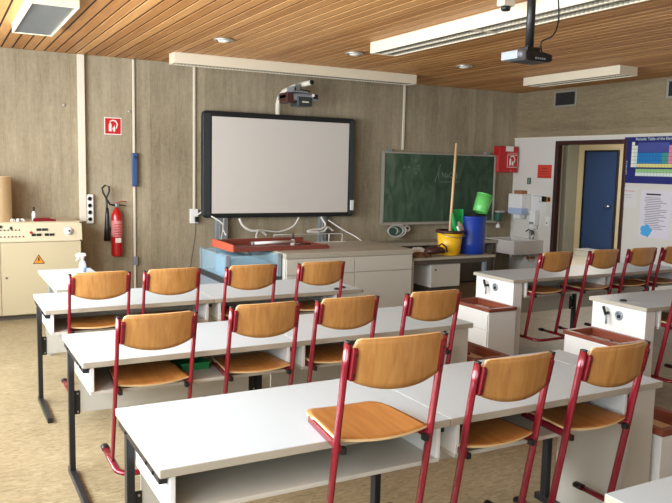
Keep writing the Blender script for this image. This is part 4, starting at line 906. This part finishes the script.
# ---------------------------------------------------------------- periodic table and papers
PW, PH = 1.06, 0.60
t = wall_paper('periodic_table_poster', 'blue periodic table poster right of the doorway', 'poster', 6.92, 6.92-PW, 1.575, 1.575+PH, 'poster_navy', 0.004)
b = B()
gx0, gz1 = 0.125, PH-0.065; cw, ch = 0.047, 0.047
blk = {}
for r in range(7):
    for c in range(18):
        if r == 0 and c not in (0, 17): continue
        if r in (1, 2) and 2 <= c <= 11: continue
        m = 'cell_h' if c == 0 else 'cell_i' if c == 1 else 'cell_b' if c < 10 else 'cell_g' if c < 12 else 'cell_e' if c == 12 else 'cell_f' if c == 13 else 'cell_c' if c == 14 else 'cell_d' if c == 15 else 'cell_a' if c == 16 else 'cell_f'
        if r == 6 and c > 1: m = 'cell_c'
        u = gx0+c*cw; v = gz1-r*ch
        b.box(-0.0055, -0.0038, -(u+cw-0.003), -u, v-ch+0.003, v, m)
for c in range(10):      # legend block in the gap
    b.box(-0.0055, -0.0038, -(gx0+(2+c)*cw+cw-0.003), -(gx0+(2+c)*cw), gz1-3*ch+0.006, gz1-0.01, 'cell_a')
for r in range(2):
    for c in range(14):
        u = gx0+(3+c)*cw-0.06; v = gz1-(7.4+r)*ch; b.box(-0.0055, -0.0038, -(u+cw-0.003), -u, v-ch+0.003, v, 'cell_f' if r == 0 else 'cell_i')
obj('element_cell', b, parent=t)
lettering('poster_title', 'Periodic Table of the Elements', 0.052, 'cell_i', t, (-0.0050, -0.50, PH-0.030), (PI/2, 0, -PI/2))
lettering('poster_side_text', 'Elements', 0.05, 'cell_i', t, (-0.0050, -0.05, 0.20), (PI/2, -PI/2, -PI/2))
t = wall_paper('paper_sheet', 'small lilac-headed sheet under the left corner of the periodic table', 'paper', 6.93, 6.66, 1.25, 1.52, 'paper')
b = B(); bar(b, t, 0.02, 0.22, 0.215, 0.225, 'label_pink'); bar(b, t, 0.02, 0.17, 0.165, 0.169, 'ink'); bar(b, t, 0.03, 0.18, 0.135, 0.138, 'ink'); obj('printed_text', b, parent=t)
t = wall_paper('information_sheet', 'large printed sheet with a bright blue splash below the periodic table', 'paper', 6.60, 6.14, 0.88, 1.49, 'paper_lilac')
b = B(); bar(b, t, 0.08, 0.30, 0.55, 0.57, 'ink_black')
rnd = random.Random(4)
for k in range(19): bar(b, t, 0.06+rnd.random()*0.03, 0.28+rnd.random()*0.14, 0.515-k*0.022, 0.521-k*0.022, 'ink')
obj('printed_text', b, parent=t)
b = B(); P = []
for k in range(26):
    a = 2*PI*k/26; r = 0.085+0.009*math.sin(5*a+1)+0.008*math.sin(9*a); P.append((-(0.11+r*math.cos(a)), 0.09+r*0.9*math.sin(a)))
b.prism(P, -0.0046, -0.0027, 'x', 'splash_blue'); obj('blue_splash', b, parent=t)

# ---------------------------------------------------------------- vents
def vent(label, y0, y1, z0, z1):
    t = thing('vent_grille', label, 'vent', (XR, (y0+y1)/2*0.995, (z0+z1)/2)); hy = (y1-y0)/2; hz = (z1-z0)/2; f = 0.03
    b = B()
    for q in ((-hy, hy, hz-f, hz), (-hy, hy, -hz, -hz+f), (-hy, -hy+f, -hz+f, hz-f), (hy-f, hy, -hz+f, hz-f)): b.box(-0.02, 0.001, q[0], q[1], q[2], q[3], 'alu', 0.002)
    obj('frame', b, parent=t)
    b = B(); b.box(-0.003, 0.001, -hy+f, hy-f, -hz+f, hz-f, 'shadow_gap'); n = 9
    for k in range(n):
        z = -hz+f+(k+0.5)*(2*hz-2*f)/n; b.box(-0.014, -0.003, -hy+f, hy-f, z-0.004, z+0.004, 'vent_dark')
    obj('slats', b, parent=t)
vent('dark slatted air vent on the right wall above the doorway', 7.83, 8.27, 2.64, 2.88)
vent('air vent at the right edge of the photo, high on the concrete wall', 5.92, 6.34, 2.64, 2.88)

# ---------------------------------------------------------------- ceiling lamps
def louvre_lamp(name, label, x0, x1, y0, y1, zb, along='y', split=True, group=None):
    zt = ZC-0.009; t = thing(name, label, 'ceiling lamp', ((x0+x1)/2, (y0+y1)/2, zb), group=group); hx = (x1-x0)/2; hy = (y1-y0)/2; h = zt-zb; w_ = 0.014
    b = B(); b.box(-hx, hx, -hy, hy, h-0.012, h, 'cream_metal')
    b.box(-hx, -hx+w_, -hy, hy, 0, h-0.012, 'cream_metal', 0.002); b.box(hx-w_, hx, -hy, hy, 0, h-0.012, 'cream_metal', 0.002)
    b.box(-hx+w_, hx-w_, -hy, -hy+w_, 0, h-0.012, 'cream_metal', 0.002); b.box(-hx+w_, hx-w_, hy-w_, hy, 0, h-0.012, 'cream_metal', 0.002)
    obj('housing', b, parent=t)
    # reflector louvre: long V profiles and cross blades
    b = B(); L_, Wd = (hy, hx) if along == 'y' else (hx, hy)
    def bx(a0, a1, l0, l1, z0, z1, m):
        if along == 'y': b.box(a0, a1, l0, l1, z0, z1, m)
        else: b.box(l0, l1, a0, a1, z0, z1, m)
    n = max(4, int(2*L_/0.042))
    lanes = ((-Wd+w_, -0.012), (0.012, Wd-w_)) if split else ((-Wd+w_, Wd-w_),)
    for a0, a1 in lanes:
        for k in range(1, n):
            l = -L_+2*L_*k/n; bx(a0, a1, l-0.0015, l+0.0015, 0.004, 0.042, 'reflector')
        bx(a0, a1, -L_+w_, L_-w_, 0.07 if h > 0.09 else 0.055, (0.07 if h > 0.09 else 0.055)+0.003, 'tube_white')
    if split: bx(-0.012, 0.012, -L_+w_, L_-w_, 0.002, 0.05, 'cream_metal')
    obj('louvre', b, parent=t)
    for a0, a1 in lanes:
        b = B(); c = (a0+a1)/2; z = 0.054
        p0, p1 = ((c, -L_+0.04, z), (c, L_-0.04, z)) if along == 'y' else ((-L_+0.04, c, z), (L_-0.04, c, z))
        b.cyl(p0, p1, 0.011, m='tube_white', n=12); obj('fluorescent_tube', b, parent=t)
    return t
louvre_lamp('louvre_lamp', 'short wide louvre lamp at the top left corner of the photo, on the wooden ceiling', 0.645, 0.985, 5.90, 7.37, 2.83, split=False)
louvre_lamp('louvre_lamp', 'long louvre lamp at the top middle, its left end nearest the front wall', 3.775, 4.065, 4.80, 6.34, 2.806)
louvre_lamp('louvre_lamp', 'louvre lamp behind the hanging projector, running out at the top edge', 3.775, 4.065, 3.20, 4.798, 2.806)
louvre_lamp('louvre_lamp', 'cream louvre lamp above the doorway, beside the right wall', 6.81, 7.10, 5.94, 7.50, 2.81)
louvre_lamp('board_lamp', 'very long cream lamp along the front wall above the whiteboard', 2.34, 5.55, 8.12, 8.32, 2.795, along='x', split=False)
for i, (x, y, lab) in enumerate(((2.51, 7.0, 'round recessed downlight left above the whiteboard'), (3.96, 6.97, 'round recessed downlight between the two long lamps'), (5.475, 7.04, 'round downlight in the ceiling above the chalkboard'))):
    t = thing('downlight', lab, 'downlight', (x, y, ZC-0.03), group='recessed downlights')
    b = B(); b.lathe([(0.075, 0.02), (0.098, 0.02), (0.10, 0.008), (0.09, 0.0), (0.075, 0.006), (0.072, 0.018)], m='alu', n=30, cap=False); obj('ring', b, parent=t)
    b = B(); b.lathe([(0.074, 0.016), (0.05, -0.008), (0.001, -0.016)], m='lamp_glass', n=30, cap=False); obj('diffuser', b, parent=t)
# ---------------------------------------------------------------- ceiling projector
t = thing('ceiling_projector', 'black projector with silver front hanging on a black pole from the ceiling', 'projector', (3.195, 3.50, 2.39), 0.0); t.scale = (0.58, 0.58, 0.58)
zt = (ZC-0.009-2.39)/0.58
b = B(); b.cyl((0.03, 0.0, 0.09), (0.03, 0.0, zt-0.01), 0.045, m='black_plastic', n=20); b.cyl((0.03, 0, zt-0.015), (0.03, 0, zt), 0.07, m='black_plastic', n=20); b.box(-0.005, 0.065, -0.03, 0.03, 0.10, 0.17, 'slate_frame', 0.006); obj('pole', b, parent=t)
b = B(); b.box(-0.06, 0.12, -0.07, 0.07, 0.05, 0.10, 'black_plastic', 0.008); b.cyl((-0.04, -0.05, 0.05), (-0.04, -0.05, 0.11), 0.008, m='steel', n=10); b.cyl((0.10, -0.05, 0.05), (0.10, -0.05, 0.11), 0.008, m='steel', n=10); obj('mount', b, parent=t)
b = B(); b.prism([(-0.12, -0.05), (-0.12, 0.045), (0.10, 0.05), (0.235, 0.03), (0.24, -0.035), (0.20, -0.05)], -0.13, 0.13, 'y', 'black_plastic', 0.008); bd = obj('projector_body', b, parent=t)
b = B(); b.box(-0.245, -0.121, -0.125, 0.125, -0.045, 0.045, 'grey_metal', 0.012, 3); fp = obj('front_panel', b, parent=t)
b = B(); b.cyl((-0.20, -0.125, 0.0), (-0.20, -0.133, 0.0), 0.028, m='pale_blue_plastic', n=20); b.cyl((-0.20, -0.133, 0.0), (-0.20, -0.136, 0.0), 0.014, m='white_plastic', n=16); obj('lens', b, parent=fp)
b = B()
for k in range(5): b.box(0.0+k*0.03, 0.018+k*0.03, -0.134, -0.130, -0.03, -0.012, 'grey_metal')
obj('connector', b, parent=bd)
cable('black cable hanging in a loop from the ceiling to the hanging projector', [(3.39, 3.48, ZC-0.01), (3.41, 3.48, 2.75), (3.41, 3.47, 2.62), (3.36, 3.46, 2.53), (3.26, 3.45, 2.48), (3.28, 3.46, 2.415)], 0.005, 'black_plastic')
t = thing('motion_sensor', 'small white motion sensor on the ceiling left of the projector pole', 'sensor', (3.58, 4.16, ZC-0.009))
b = B(); b.box(-0.05, 0.05, -0.04, 0.04, -0.06, 0.0, 'trunking', 0.006); obj('housing', b, parent=t)
b = B(); b.lathe([(0.03, 0), (0.036, 0.02), (0.03, 0.03)], (0, 0, -0.089), 'black_plastic', 20); obj('sensor_eye', b, parent=t)
